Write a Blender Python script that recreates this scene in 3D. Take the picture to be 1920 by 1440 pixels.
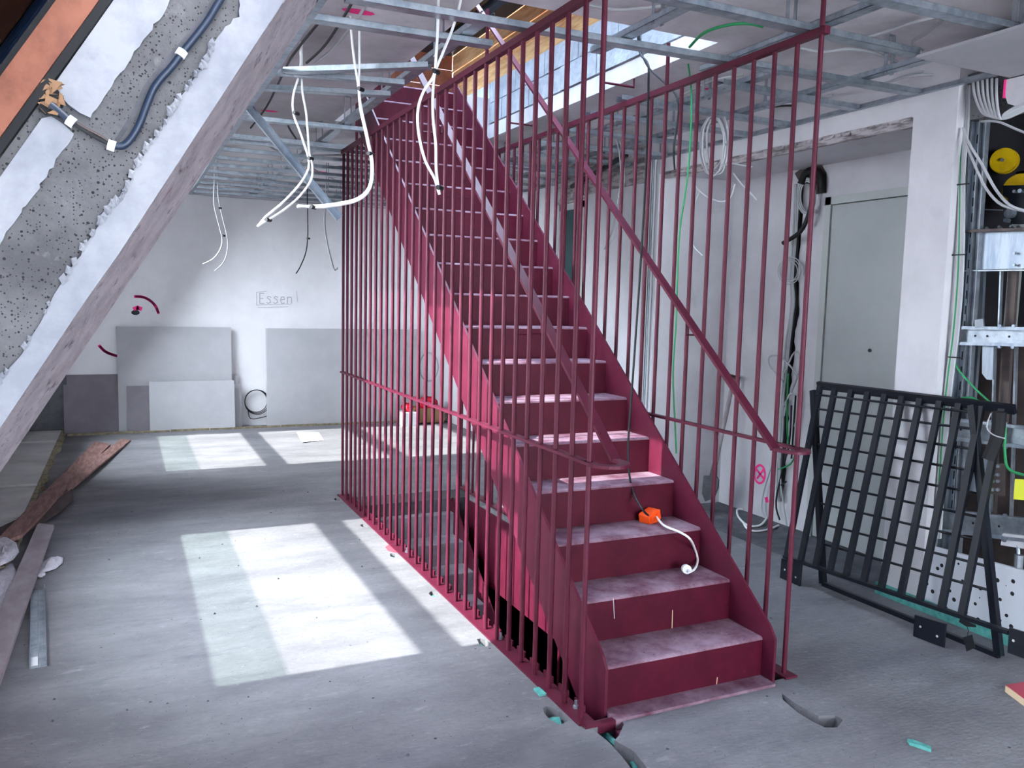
import bpy, math, random
from mathutils import Vector, Matrix, geometry
random.seed(7)
sc = bpy.context.scene
for o in list(bpy.data.objects):
    bpy.data.objects.remove(o)
COL = sc.collection

# ------------------------------------------------------------------ camera
CAM = Vector((0, 0, 1.6)); F = 1549.14
YAW, PITCH, ROLL = 0.4393, 0.1001, 0.0243
def axes():
    cy, sy, cp, sp = math.cos(YAW), math.sin(YAW), math.cos(PITCH), math.sin(PITCH)
    f = Vector((sy*cp, cy*cp, -sp)); r = Vector((cy, -sy, 0)); u = r.cross(f)
    c, s = math.cos(ROLL), math.sin(ROLL)
    return c*r + s*u, -s*r + c*u, f
RR, UU, FF = axes()
cd = bpy.data.cameras.new('camera'); cam = bpy.data.objects.new('camera', cd); COL.objects.link(cam)
cd.sensor_width = 36; cd.lens = F/1920*36; cd.clip_start = .05
m = Matrix((RR, UU, -FF)).transposed().to_4x4(); m.translation = CAM
cam.matrix_world = m
sc.camera = cam

# ------------------------------------------------------------------ world, sun, exposure
SKY = 18.5; SUN = 13.5
w = bpy.data.worlds.new('sky'); sc.world = w; w.use_nodes = True
bg = w.node_tree.nodes['Background']; bg.inputs[0].default_value = (.89, .92, 1, 1); bg.inputs[1].default_value = SKY
sd = bpy.data.lights.new('sun', 'SUN'); sun = bpy.data.objects.new('sun', sd); COL.objects.link(sun)
sd.energy = SUN; sd.angle = math.radians(.6); sd.color = (1, .96, .9)
sun.rotation_euler = Vector((-1, 0, .81)).to_track_quat('Z', 'Y').to_euler(); sun.location = (-6, 4, 6)
sc.view_settings.view_transform = 'Standard'; sc.view_settings.look = 'None'
sc.view_settings.gamma = 1; sc.view_settings.use_curve_mapping = False
sc.view_settings.exposure = 0.55
sc.cycles.max_bounces = 10; sc.cycles.diffuse_bounces = 6; sc.cycles.transparent_max_bounces = 12
sc.cycles.caustics_reflective = False; sc.cycles.caustics_refractive = False

# ------------------------------------------------------------------ pixel -> point on a real plane
def ray(px, py): return FF + RR*((px-960)/F) - UU*((py-720)/F)
def on(ax, px, py, v):
    d = ray(px, py); return CAM + d*((v-CAM[ax])/d[ax])
def PX(px, py, x): return on(0, px, py, x)
def PY(px, py, y): return on(1, px, py, y)
def PZ(px, py, z): return on(2, px, py, z)

# ------------------------------------------------------------------ materials
def lin(c):
    return tuple((v/255/12.92 if v/255 <= .04045 else ((v/255+.055)/1.055)**2.4) for v in c)
def mat(name, rgb, rough=.7, metal=0, rgb2=None, scale=6, stretch=(1, 1, 1), bump=0, bscale=60, lo=.4, hi=.62, spec=.3, detail=6):
    m = bpy.data.materials.new(name); m.use_nodes = True
    nt = m.node_tree; b = nt.nodes['Principled BSDF']
    b.inputs['Roughness'].default_value = rough; b.inputs['Metallic'].default_value = metal
    b.inputs['Specular IOR Level'].default_value = spec
    c1 = lin(rgb)+(1,); b.inputs['Base Color'].default_value = c1
    tc = nt.nodes.new('ShaderNodeTexCoord'); geo = nt.nodes.new('ShaderNodeNewGeometry')
    mp = nt.nodes.new('ShaderNodeMapping'); mp.inputs['Scale'].default_value = stretch
    nt.links.new(geo.outputs['Position'], mp.inputs['Vector'])
    if rgb2:
        n = nt.nodes.new('ShaderNodeTexNoise'); n.inputs['Scale'].default_value = scale; n.inputs['Detail'].default_value = detail
        n.inputs['Roughness'].default_value = .65
        nt.links.new(mp.outputs[0], n.inputs['Vector'])
        r = nt.nodes.new('ShaderNodeValToRGB'); r.color_ramp.elements[0].position = lo; r.color_ramp.elements[1].position = hi
        r.color_ramp.elements[0].color = c1; r.color_ramp.elements[1].color = lin(rgb2)+(1,)
        nt.links.new(n.outputs['Fac'], r.inputs[0]); nt.links.new(r.outputs[0], b.inputs['Base Color'])
    if bump:
        n2 = nt.nodes.new('ShaderNodeTexNoise'); n2.inputs['Scale'].default_value = bscale; n2.inputs['Detail'].default_value = 5
        nt.links.new(mp.outputs[0], n2.inputs['Vector'])
        bp = nt.nodes.new('ShaderNodeBump'); bp.inputs['Strength'].default_value = bump; bp.inputs['Distance'].default_value = .01
        nt.links.new(n2.outputs['Fac'], bp.inputs['Height']); nt.links.new(bp.outputs[0], b.inputs['Normal'])
    return m
def add_speckle(m, rgb, scale=90, thr=.3, stretch=(1, 1, 1), soft=.03, gate=None):
    """dark pores / specks: distance to Voronoi points below a threshold, gated by a coarse noise"""
    nt = m.node_tree; b = nt.nodes['Principled BSDF']
    geo = nt.nodes.new('ShaderNodeNewGeometry'); mp = nt.nodes.new('ShaderNodeMapping'); mp.inputs['Scale'].default_value = stretch
    nt.links.new(geo.outputs['Position'], mp.inputs[0])
    v = nt.nodes.new('ShaderNodeTexVoronoi'); v.inputs['Scale'].default_value = scale
    nt.links.new(mp.outputs[0], v.inputs['Vector'])
    sep = nt.nodes.new('ShaderNodeSeparateColor'); nt.links.new(v.outputs['Color'], sep.inputs[0])
    mul = nt.nodes.new('ShaderNodeMath'); mul.operation = 'MULTIPLY'; mul.inputs[1].default_value = thr
    pw = nt.nodes.new('ShaderNodeMath'); pw.operation = 'POWER'; pw.inputs[1].default_value = gate or 3
    nt.links.new(sep.outputs[0], pw.inputs[0]); nt.links.new(pw.outputs[0], mul.inputs[0])
    lt = nt.nodes.new('ShaderNodeMath'); lt.operation = 'LESS_THAN'
    nt.links.new(v.outputs['Distance'], lt.inputs[0]); nt.links.new(mul.outputs[0], lt.inputs[1])
    mx = nt.nodes.new('ShaderNodeMix'); mx.data_type = 'RGBA'
    src = b.inputs['Base Color'].links[0].from_socket if b.inputs['Base Color'].links else None
    if src: nt.links.new(src, mx.inputs['A'])
    else: mx.inputs['A'].default_value = b.inputs['Base Color'].default_value
    mx.inputs['B'].default_value = lin(rgb)+(1,)
    nt.links.new(lt.outputs[0], mx.inputs['Factor']); nt.links.new(mx.outputs['Result'], b.inputs['Base Color'])
    return m
def overlay(m, rgb, scale, lo, hi, stretch=(1, 1, 1), amount=1, detail=8):
    nt = m.node_tree; b = nt.nodes['Principled BSDF']
    geo = nt.nodes.new('ShaderNodeNewGeometry'); mp = nt.nodes.new('ShaderNodeMapping'); mp.inputs['Scale'].default_value = stretch
    nt.links.new(geo.outputs['Position'], mp.inputs[0])
    n = nt.nodes.new('ShaderNodeTexNoise'); n.inputs['Scale'].default_value = scale; n.inputs['Detail'].default_value = detail; n.inputs['Roughness'].default_value = .7
    nt.links.new(mp.outputs[0], n.inputs['Vector'])
    mr = nt.nodes.new('ShaderNodeMapRange'); mr.inputs[1].default_value = lo; mr.inputs[2].default_value = hi; mr.inputs[4].default_value = amount
    nt.links.new(n.outputs['Fac'], mr.inputs[0])
    mx = nt.nodes.new('ShaderNodeMix'); mx.data_type = 'RGBA'
    src = b.inputs['Base Color'].links[0].from_socket if b.inputs['Base Color'].links else None
    if src: nt.links.new(src, mx.inputs['A'])
    else: mx.inputs['A'].default_value = b.inputs['Base Color'].default_value
    mx.inputs['B'].default_value = lin(rgb)+(1,)
    nt.links.new(mr.outputs[0], mx.inputs['Factor']); nt.links.new(mx.outputs['Result'], b.inputs['Base Color'])
    return m
def glass(name, tint, refl=1):
    m = bpy.data.materials.new(name); m.use_nodes = True; nt = m.node_tree; nt.nodes.clear()
    o = nt.nodes.new('ShaderNodeOutputMaterial'); mx = nt.nodes.new('ShaderNodeMixShader')
    t = nt.nodes.new('ShaderNodeBsdfTransparent'); t.inputs[0].default_value = tint+(1,)
    g = nt.nodes.new('ShaderNodeBsdfGlossy'); g.inputs['Roughness'].default_value = .02
    fr = nt.nodes.new('ShaderNodeFresnel'); fr.inputs[0].default_value = 1.45
    nt.links.new(fr.outputs[0], mx.inputs[0]); nt.links.new(t.outputs[0], mx.inputs[1]); nt.links.new(g.outputs[0], mx.inputs[2])
    nt.links.new(mx.outputs[0], o.inputs[0]); return m
M = {}
M['floor'] = mat('screed', (100, 99, 103), .8, rgb2=(126, 125, 128), scale=1.6, stretch=(.7, 1.6, 1), bump=.35, bscale=45, lo=.36, hi=.66, spec=.2)
overlay(M['floor'], (86, 88, 94), 3.2, .56, .74, (.5, 1.8, 1), .75)
overlay(M['floor'], (158, 157, 160), 5.5, .6, .75, (.6, 1.5, 1), .6)
overlay(M['floor'], (92, 91, 96), 26, .52, .7, (.55, 1.3, 1), .5, 10)
overlay(M['floor'], (166, 165, 168), 34, .58, .72, (.5, 1.2, 1), .4, 10)
add_speckle(M['floor'], (62, 60, 64), 16, .11, gate=5)
add_speckle(M['floor'], (76, 74, 78), 70, .2, gate=4)
M['slabdark'] = mat('raw slab', (74, 76, 80), .9, rgb2=(98, 98, 104), scale=5, bump=.4)
M['wall'] = mat('plaster', (194, 192, 196), .9, rgb2=(204, 202, 206), scale=2.5, bump=.12, bscale=25, spec=.1)
overlay(M['wall'], (160, 158, 164), 2.2, .6, .8, (1, 1, 1), .5)
M['wallb'] = mat('far plaster', (220, 219, 222), .9, rgb2=(228, 227, 230), scale=2.5, bump=.12, bscale=25, spec=.1)  # lighter copy of the plaster, making up for weak light at the far end
overlay(M['wallb'], (196, 194, 198), 2.2, .6, .8, (1, 1, 1), .5)
M['rough'] = mat('broken plaster', (178, 172, 174), .95, rgb2=(120, 112, 114), scale=14, bump=1, bscale=40, stretch=(1, .5, 2.2), lo=.45, hi=.6)
M['ceil'] = mat('soffit', (228, 224, 228), .9, rgb2=(196, 192, 196), scale=1.4, bump=.15, bscale=12)
M['galv'] = mat('galvanised', (172, 180, 188), .38, .85, rgb2=(140, 150, 160), scale=14)
M['galvd'] = mat('dull galvanised', (136, 142, 150), .45, .7, rgb2=(160, 166, 174), scale=12)
M['galvb'] = mat('bright zinc plate', (164, 172, 182), .4, .75, rgb2=(132, 144, 158), scale=7, stretch=(1, 3, .4))
M['paint'] = mat('wine paint', (77, 17, 39), .5, rgb2=(87, 23, 45), scale=9, spec=.3, bump=.04)
M['riser'] = mat('scuffed wine paint', (66, 7, 28), .5, rgb2=(78, 12, 34), scale=7, spec=.2)
overlay(M['riser'], (120, 66, 82), 9, .66, .78, (1, 1, 1), .5)
M['tread'] = mat('dusty wine paint', (92, 50, 68), .7, rgb2=(144, 120, 134), scale=7, bump=.15, bscale=90, lo=.36, hi=.66)
add_speckle(M['tread'], (84, 50, 68), 40, .2, gate=3)
M['lowtread'] = mat('grey step covering', (128, 124, 134), .8, rgb2=(150, 146, 154), scale=6)
M['gypsum'] = mat('plasterboard', (168, 168, 172), .9, rgb2=(176, 175, 179), scale=3)
M['gypsumdark'] = mat('dark plasterboard', (118, 112, 120), .9, rgb2=(126, 121, 128), scale=4)
M['gypsumedge'] = mat('board edge', (196, 196, 200), .9)
M['concrete'] = mat('raw concrete', (84, 84, 86), .9, rgb2=(106, 106, 108), scale=3.5, bump=.6, bscale=55)
add_speckle(M['concrete'], (44, 42, 44), 62, .32, gate=3)
add_speckle(M['concrete'], (50, 48, 50), 120, .42, gate=1.8)
overlay(M['concrete'], (128, 128, 131), 11, .58, .72, (1, 1, 1), .7)
M['plaster'] = mat('white plaster', (158, 160, 165), .9, rgb2=(136, 139, 147), scale=5, bump=.18, bscale=30)
overlay(M['plaster'], (114, 112, 116), 7, .62, .78, (1, 1, 1), .6)
M['chamfer'] = mat('broken concrete edge', (186, 178, 182), .95, rgb2=(162, 154, 158), scale=9, bump=1, bscale=50)
overlay(M['chamfer'], (96, 86, 92), 14, .56, .68, (1, .8, 1), .9)
overlay(M['chamfer'], (140, 72, 86), 8, .64, .72, (.5, 2, .5), .6)
M['wood'] = mat('window pine', (146, 88, 66), .5, rgb2=(120, 68, 50), scale=9, stretch=(1, 6, .8), spec=.4)
M['boards'] = mat('roof boards', (228, 184, 128), .7, rgb2=(200, 146, 94), scale=5, stretch=(6, .8, 6), bump=.1)
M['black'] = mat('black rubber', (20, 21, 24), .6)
M['cable_black'] = mat('black cable', (24, 26, 30), .5)
M['conduit'] = mat('dark blue conduit', (34, 48, 68), .4, spec=.5)
M['cable'] = mat('grey cable', (176, 177, 180), .6)
M['cablew'] = mat('white cable', (226, 226, 226), .5)
M['green'] = mat('green wire', (40, 138, 84), .5)
M['navy'] = mat('dark navy paint', (15, 19, 28), .45, spec=.3)
M['shutter'] = mat('blue shutter', (44, 96, 158), .35, rgb2=(24, 60, 112), scale=2)
M['frameblk'] = mat('black aluminium', (16, 18, 24), .35)
M['door'] = mat('primed door', (164, 168, 168), .7, rgb2=(172, 175, 175), scale=2)
M['frame'] = mat('door frame', (178, 182, 180), .6)
M['teal'] = mat('dark green door', (14, 60, 62), .3)
M['turq'] = mat('turquoise foam', (92, 164, 156), .8, rgb2=(70, 142, 136), scale=30, bump=.5)
M['pink'] = mat('pink marker spray', (255, 62, 146), .7)
M['pencil'] = mat('pencil', (176, 174, 182), .9)
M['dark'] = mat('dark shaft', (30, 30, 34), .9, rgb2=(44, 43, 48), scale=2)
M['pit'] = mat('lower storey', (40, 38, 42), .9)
M['block'] = mat('concrete block', (196, 202, 208), .9, rgb2=(168, 174, 182), scale=7, bump=.5, bscale=40)
M['mortar'] = mat('mortar', (110, 110, 116), .95, bump=.5)
M['yellow'] = mat('yellow paint', (216, 180, 16), .4, rgb2=(190, 152, 10), scale=6)
M['orange'] = mat('orange plastic', (240, 84, 28), .4)
M['plank'] = mat('old plank', (116, 84, 78), .8, rgb2=(146, 112, 106), scale=7, stretch=(5, .7, 1), bump=.2)
M['plankdark'] = mat('dark plank', (58, 48, 48), .8, rgb2=(78, 64, 62), scale=7, stretch=(4, .7, 1), bump=.2)
M['plankgrey'] = mat('grey plank', (146, 134, 138), .85, rgb2=(166, 156, 160), scale=4, stretch=(2, .8, 1))
M['panel'] = mat('insulation board', (178, 176, 176), .9, rgb2=(196, 194, 192), scale=3, bump=.1)
M['osb'] = mat('yellow board edge', (146, 136, 112), .9, rgb2=(112, 102, 82), scale=16)
M['fabric'] = mat('white fleece', (206, 202, 208), .95, rgb2=(184, 180, 188), scale=20, bump=.6)
M['card'] = mat('cardboard', (150, 116, 88), .9)
M['white'] = mat('white plastic', (232, 234, 236), .6)
M['red'] = mat('red plastic', (196, 24, 50), .6)
M['perf'] = mat('perforated white board', (196, 200, 208), .7)
add_speckle(M['perf'], (30, 30, 34), 20, .42, gate=1.6)
M['label'] = mat('yellow label', (226, 230, 70), .7)
M['steel'] = mat('brown steel', (92, 82, 80), .5, .3, rgb2=(74, 66, 66), scale=6)
M['red_wood'] = mat('red painted wood', (170, 70, 84), .7)
M['raw_wood'] = mat('raw wood', (222, 196, 160), .8)
M['glass'] = glass('clear glass', (.93, .96, .97))
M['glassl'] = glass('low reflection glass', (.9, .94, .96)); [n for n in M['glassl'].node_tree.nodes if n.type == 'FRESNEL'][0].inputs[0].default_value = 1.08
M['glasst'] = glass('coated glass', (.62, .71, .69))
M['blind'] = glass('dark blue window film', (.03, .062, .11))
for k_ in ('blind', 'glassl'): [n for n in M[k_].node_tree.nodes if n.type == 'FRESNEL'][0].inputs[0].default_value = 1.03
M['glassb'] = glass('sky blue glass', (.74, .84, .93))

# ------------------------------------------------------------------ geometry helpers
class MB:
    def __init__(s): s.v = []; s.f = []
    def add(s, vs, fs):
        n = len(s.v); s.v += [Vector(v) for v in vs]; s.f += [tuple(i+n for i in f) for f in fs]; return s
    def box(s, x0, x1, y0, y1, z0, z1):
        vs = [(x, y, z) for x in (x0, x1) for y in (y0, y1) for z in (z0, z1)]
        return s.add(vs, [(0, 1, 3, 2), (4, 6, 7, 5), (0, 4, 5, 1), (2, 3, 7, 6), (0, 2, 6, 4), (1, 5, 7, 3)])
    def hexa(s, a, b):
        """two quads a, b (4 points each) joined into a solid"""
        return s.add(list(a)+list(b), [(3, 2, 1, 0), (4, 5, 6, 7)]+[(i, (i+1) % 4, (i+1) % 4+4, i+4) for i in range(4)])
    def bar(s, p, q, w, h, up=(0, 0, 1)):
        p, q = Vector(p), Vector(q); d = (q-p).normalized(); up = Vector(up)
        sd_ = d.cross(up); sd_ = sd_.normalized() if sd_.length > 1e-5 else Vector((1, 0, 0)); u = sd_.cross(d)
        c = [(-w/2, -h/2), (w/2, -h/2), (w/2, h/2), (-w/2, h/2)]
        return s.hexa([p+sd_*a+u*b for a, b in c], [q+sd_*a+u*b for a, b in c])
    def prism(s, pts, vec):
        """planar polygon extruded along vec"""
        n = len(pts); vec = Vector(vec); a = [Vector(p) for p in pts]; b = [p+vec for p in a]
        tri = geometry.tessellate_polygon([a])
        fs = [tuple(t) for t in tri] + [tuple(i+n for i in reversed(t)) for t in tri]
        fs += [(i, (i+1) % n, (i+1) % n+n, i+n) for i in range(n)]
        return s.add(a+b, fs)
    def ngon_prism(s, pts, vec):
        n = len(pts); a = [Vector(p) for p in pts]; b = [p+Vector(vec) for p in a]
        return s.add(a+b, [tuple(range(n)), tuple(range(2*n-1, n-1, -1))]+[(i, (i+1) % n, (i+1) % n+n, i+n) for i in range(n)])
    def tube(s, path, r, seg=8, caps=True):
        P = [Vector(p) for p in path]; n = len(P); base = len(s.v)
        t = (P[1]-P[0]).normalized(); ref = Vector((0, 0, 1)) if abs(t.z) < .9 else Vector((1, 0, 0))
        u = t.cross(ref).normalized()
        for i in range(n):
            t = (P[min(i+1, n-1)]-P[max(i-1, 0)]).normalized()
            u = (u-t*u.dot(t)).normalized(); v = t.cross(u)
            for k in range(seg):
                a = 2*math.pi*k/seg; s.v.append(P[i]+u*(math.cos(a)*r)+v*(math.sin(a)*r))
        for i in range(n-1):
            for k in range(seg):
                a = base+i*seg+k; b = base+i*seg+(k+1) % seg; s.f.append((a, b, b+seg, a+seg))
        if caps:
            s.f.append(tuple(base+k for k in reversed(range(seg)))); s.f.append(tuple(base+(n-1)*seg+k for k in range(seg)))
        return s
    def cyl(s, p, q, r, seg=12): return s.tube([p, q], r, seg)
    def chan(s, p, q, w, h, t=.004, up=(0, 0, 1), lip=0):
        """U channel from p to q: web at the bottom, two flanges along up"""
        p, q, up = Vector(p), Vector(q), Vector(up); d = (q-p).normalized(); sd_ = d.cross(up).normalized(); u = sd_.cross(d)
        s.bar(p+u*t/2, q+u*t/2, w, t, up)
        for k in (-1, 1):
            o = sd_*(k*(w/2-t/2))+u*(h/2); s.bar(p+o, q+o, t, h, up)
            if lip:
                o = sd_*(k*(w/2-lip/2))+u*(h-t/2); s.bar(p+o, q+o, lip, t, up)
        return s
    def build(s, name, mat_, parent=None, origin=None, smooth=False):
        me = bpy.data.meshes.new(name)
        top = parent
        if parent is not None:
            org = Vector(parent['_o'])
        elif origin is not None: org = Vector(origin)
        else:
            xs = [v.x for v in s.v]; ys = [v.y for v in s.v]; zs = [v.z for v in s.v]
            org = Vector(((min(xs)+max(xs))/2, (min(ys)+max(ys))/2, min(zs)))
        me.from_pydata([v-org for v in s.v], [], s.f); me.materials.append(mat_)
        import bmesh
        bm = bmesh.new(); bm.from_mesh(me); bmesh.ops.recalc_face_normals(bm, faces=bm.faces); bm.to_mesh(me); bm.free()
        if smooth:
            for p in me.polygons: p.use_smooth = True
            try: me.set_sharp_from_angle(angle=math.radians(40))
            except Exception: pass
        o = bpy.data.objects.new(name, me); COL.objects.link(o)
        if parent is not None: o.parent = parent
        else: o.location = org
        o['_o'] = tuple(org)
        return o
def thing(name, label, cat, loc, group=None):
    o = bpy.data.objects.new(name, None); COL.objects.link(o); o.location = loc; o.empty_display_size = .1
    o['_o'] = tuple(loc); o['label'] = label; o['category'] = cat
    if group: o['group'] = group
    return o
def tag(o, label, cat, group=None, kind=None):
    o['label'] = label; o['category'] = cat
    if group: o['group'] = group
    if kind: o['kind'] = kind
    return o
def struct(o, label=None):
    o['kind'] = 'structure'
    if label: o['label'] = label
    return o
def sempty(name, loc=(0, 0, 0)):
    o = bpy.data.objects.new(name, None); COL.objects.link(o); o.location = loc; o['_o'] = tuple(loc); o['kind'] = 'structure'; return o
def stuff(o): o['kind'] = 'stuff'; return o
def catmull(pts, n=6):
    P = [Vector(p) for p in pts]; out = []
    for i in range(len(P)-1):
        p0, p1, p2, p3 = P[max(i-1, 0)], P[i], P[i+1], P[min(i+2, len(P)-1)]
        for k in range(n):
            t = k/n
            out.append(.5*((2*p1)+(p2-p0)*t+(2*p0-5*p1+4*p2-p3)*t*t+(3*p1-p0-3*p2+p3)*t**3))
    return out+[P[-1]]
def cable(path, r, name, m_, parent=None, seg=7, n=5): return MB().tube(catmull(path, n), r, seg).build(name, M[m_], parent, smooth=True)
def pcopy(o, parent, loc):
    c = o.copy(); COL.objects.link(c); c.parent = parent; c.location = loc; return c
def flat_poly(outer, holes, z0, z1):
    """horizontal slab with holes (lists of xy)"""
    mb = MB(); loops = [outer]+holes
    tri = geometry.tessellate_polygon([[Vector((x, y, 0)) for x, y in L] for L in loops])
    pts = [p for L in loops for p in L]; n = len(pts)
    mb.add([(x, y, z1) for x, y in pts]+[(x, y, z0) for x, y in pts], [tuple(t) for t in tri]+[tuple(i+n for i in reversed(t)) for t in tri])
    k = 0
    for L in loops:
        c = len(L); mb.f += [(k+i, k+(i+1) % c, k+(i+1) % c+n, k+i+n) for i in range(c)]; k += c
    return mb

# ------------------------------------------------------------------ measures
XL, XR = 1.563, 2.586           # planes of the two railings
SX0, SX1 = 1.676, 2.470         # inner faces of the stringers
Y1, G, RI, NS = 2.650, .2268, .182, 18
ZG = 2.74                       # underside of the ceiling grid
ZS = 2.95                       # slab soffit
ZF = NS*RI                      # upper floor
YB = 10.45                      # far wall
XW = 3.85                       # right wall
VX0, VX1, VY0, VY1 = 1.605, 2.60, 2.60, 6.42   # stairwell in the floor
A = math.radians(58); CA, SA = math.cos(A), math.sin(A)
def roof(s, d, y): return Vector((-1.0+s*CA-d*SA, y, s*SA+d*CA))   # s up the slope, d outwards

# ================================================================== STRUCTURE
pix = lambda L, z=0: [(PZ(a, b, z).x, PZ(a, b, z).y) for a, b in L]
crack1 = pix([(1122, 1362), (1128, 1353), (1164, 1347), (1170, 1358), (1163, 1372), (1160, 1380), (1152, 1388), (1188, 1408), (1218, 1446), (1232, 1470), (1202, 1470), (1186, 1444), (1164, 1416), (1140, 1390), (1112, 1368)])
crack2 = pix([(1466, 1300), (1490, 1318), (1512, 1330), (1535, 1342), (1566, 1341), (1580, 1350), (1570, 1364), (1546, 1364), (1522, 1352), (1496, 1336), (1468, 1312)])
def blob(cx, cy, rx, ry, n=9, seed=1):
    r = random.Random(seed); return [(cx+rx*math.cos(2*math.pi*i/n)*r.uniform(.75, 1.1), cy+ry*math.sin(2*math.pi*i/n)*r.uniform(.75, 1.1)) for i in range(n)]
pockets = [(1.485, 2.70, .034, .085), (1.497, 3.43, .028, .055), (1.497, 4.12, .026, .05), (1.497, 4.86, .026, .055), (1.499, 5.58, .024, .05), (1.499, 6.40, .022, .05)]
holes = [[(VX0, VY0), (VX1, VY0), (VX1, VY1), (VX0, VY1)], crack1, crack2]+[blob(*p, seed=i) for i, p in enumerate(pockets)]
struct(flat_poly([(-1.45, -4), (3.83, -4), (3.83, YB+.05), (-1.45, YB+.05)], holes, -.075, 0).build('floor', M['floor'], origin=(0, 0, 0)))
sl = flat_poly([(-1.45, -4), (4.75, -4), (4.75, YB+.05), (-1.45, YB+.05)], [[(VX0, VY0), (VX1+.04, VY0), (VX1+.04, VY1), (VX0, VY1)]], -.30, -.076)
struct(sl.build('floor', M['slabdark'], origin=(0, 0, 0)))
# lower storey seen through the stairwell; dark colour stands in for its shade
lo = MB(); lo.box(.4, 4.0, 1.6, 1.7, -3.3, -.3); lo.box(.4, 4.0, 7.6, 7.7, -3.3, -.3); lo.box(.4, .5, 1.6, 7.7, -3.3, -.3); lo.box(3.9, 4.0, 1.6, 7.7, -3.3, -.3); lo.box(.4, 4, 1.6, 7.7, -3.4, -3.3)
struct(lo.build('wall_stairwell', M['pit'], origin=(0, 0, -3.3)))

# ceiling slab with the stair opening
UX0, UX1, UY0, UY1 = 1.50, 2.80, 3.56, 6.53
cs = flat_poly([(.62, -4), (5.7, -4), (5.7, YB+.05), (.62, YB+.05)], [[(UX0, UY0), (UX1, UY0), (UX1, UY1), (UX0, UY1)]], ZS, ZS+.11)
CEIL = cs.build('ceiling', M['ceil'], origin=(0, 0, ZS)); struct(CEIL)
cs = flat_poly([(.62, -4), (5.7, -4), (5.7, YB+.05), (.62, YB+.05)], [[(UX0, UY0), (UX1+.16, UY0), (UX1+.16, UY1), (UX0, UY1)]], ZS+.111, ZF)
struct(cs.build('ceiling', M['ceil'], origin=(0, 0, ZS+.11)))

FL = [o for o in COL.objects if o.name == 'floor'][0]
q = pix([(722, 1026), (731, 1020), (744, 1024), (752, 1031), (742, 1037), (728, 1033)]); mb = MB(); mb.ngon_prism([(a, b, .0003) for a, b in q], (0, 0, .0006)); mb.build('paint_spot', M['red_wood'], FL)
# far wall with marks
wb = MB().box(-1.6, 4.75, YB, YB+.2, -.08, 3.0).build('wall_back', M['wallb'], origin=(1.5, YB, 0)); struct(wb)
def strokes(name, polys, mat_, parent, w, off, nrm, extr=.002):
    """painted or pencilled strokes as thin flat ribbons lying on a wall whose outward normal is nrm"""
    mb = MB(); nrm = Vector(nrm)
    for P in polys:
        P = [Vector(p)+nrm*off for p in P]
        for i in range(len(P)-1):
            d = (P[i+1]-P[i])
            if d.length < 1e-5: continue
            e = d.normalized()*(w*.3)
            mb.bar(P[i]-e, P[i+1]+e, w, extr, nrm)
    return mb.build(name, mat_, parent)
py = lambda L, y=YB: [PY(a, b, y) for a, b in L]
strokes('spray_mark', [catmull(py([(253, 556), (268, 557), (282, 564), (292, 575), (297, 587)]), 4)], M['pink'], wb, .03, .003, (0, -1, 0))
strokes('spray_mark', [catmull(py([(186, 648), (196, 658), (208, 664), (222, 668)]), 4)], M['pink'], wb, .03, .003, (0, -1, 0))
strokes('spray_mark', [py([(252, 579), (258, 577), (264, 579)])], M['pink'], wb, .045, .003, (0, -1, 0))
# pencilled word and its box
def letters(word, x0, y0, cw, chh, gap, y):
    L = {'E': [[(1, 0), (0, 0), (0, 1), (1, 1)], [(0, .5), (.8, .5)]], 'S': [[(1, .1), (.5, 0), (0, .2), (.2, .45), (.8, .55), (1, .8), (.5, 1), (0, .9)]],
         's': [[(1, .38), (.4, .3), (.1, .45), (.8, .65), (.9, .9), (.3, 1), (0, .9)]], 'n': [[(0, .35), (0, 1)], [(0, .5), (.4, .35), (.9, .4), (.95, 1)]], 'e': [[(0, .65), (.95, .6), (.8, .36), (.2, .36), (0, .7), (.3, 1), (.95, .95)]]}
    out = []
    for i, c in enumerate(word):
        for s_ in L[c]: out.append([PY(x0+i*(cw+gap)+a*cw, y0+b*chh, y) for a, b in s_])
    return out
strokes('pencil_word', letters('Essen', 487, 550, 8, 19, 5, YB), M['pencil'], wb, .010, .002, (0, -1, 0))
strokes('pencil_box', [py([(481, 548), (481, 572)]), py([(481, 572), (545, 570)]), py([(556, 546), (558, 566)]), py([(484, 577), (540, 575)]), py([(481, 548), (500, 546)])], M['pencil'], wb, .006, .002, (0, -1, 0))
mb = MB(); c = PY(254, 586, YB); mb.ngon_prism([c+Vector((.045*math.cos(a), -.004, .03*math.sin(a))) for a in [k*math.pi/5 for k in range(10)]], (0, .002, 0)); mb.build('plaster_hole', M['black'], wb)

# right wall: far part with a doorway, niche, column, lintel, shaft
wr = sempty('wall_right', (XW, 5.5, 0))
mb = MB(); mb.box(XW, XW+.18, 5.735, 6.72, -.08, 2.58); mb.box(XW, XW+.18, 7.25, YB, -.08, 3.0); mb.box(XW+.12, XW+.18, 6.7, 7.27, -.08, 2.6)
mb.build('wall_panel', M['wall'], wr)
mb = MB(); mb.box(XW-.012, XW+.18, 5.735, 6.74, 2.58, 2.949); mb.box(XW-.012, XW+.18, 6.72, 7.27, 2.54, 2.95)
mb.build('plaster_band', M['rough'], wr)
mb = MB(); mb.box(XW, 4.75, 5.55, 5.73, -.3, 3.0); mb.build('niche_side', M['wall'], wr)
mb = MB(); mb.box(4.6, 4.75, 3.16, 5.56, -.3, 3.0); mb.build('niche_back', M['wall'], wr)
mb = MB(); mb.box(XW, 4.62, 3.22, 5.56, 2.63, 2.949); mb.build('lintel', M['wall'], wr)
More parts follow.
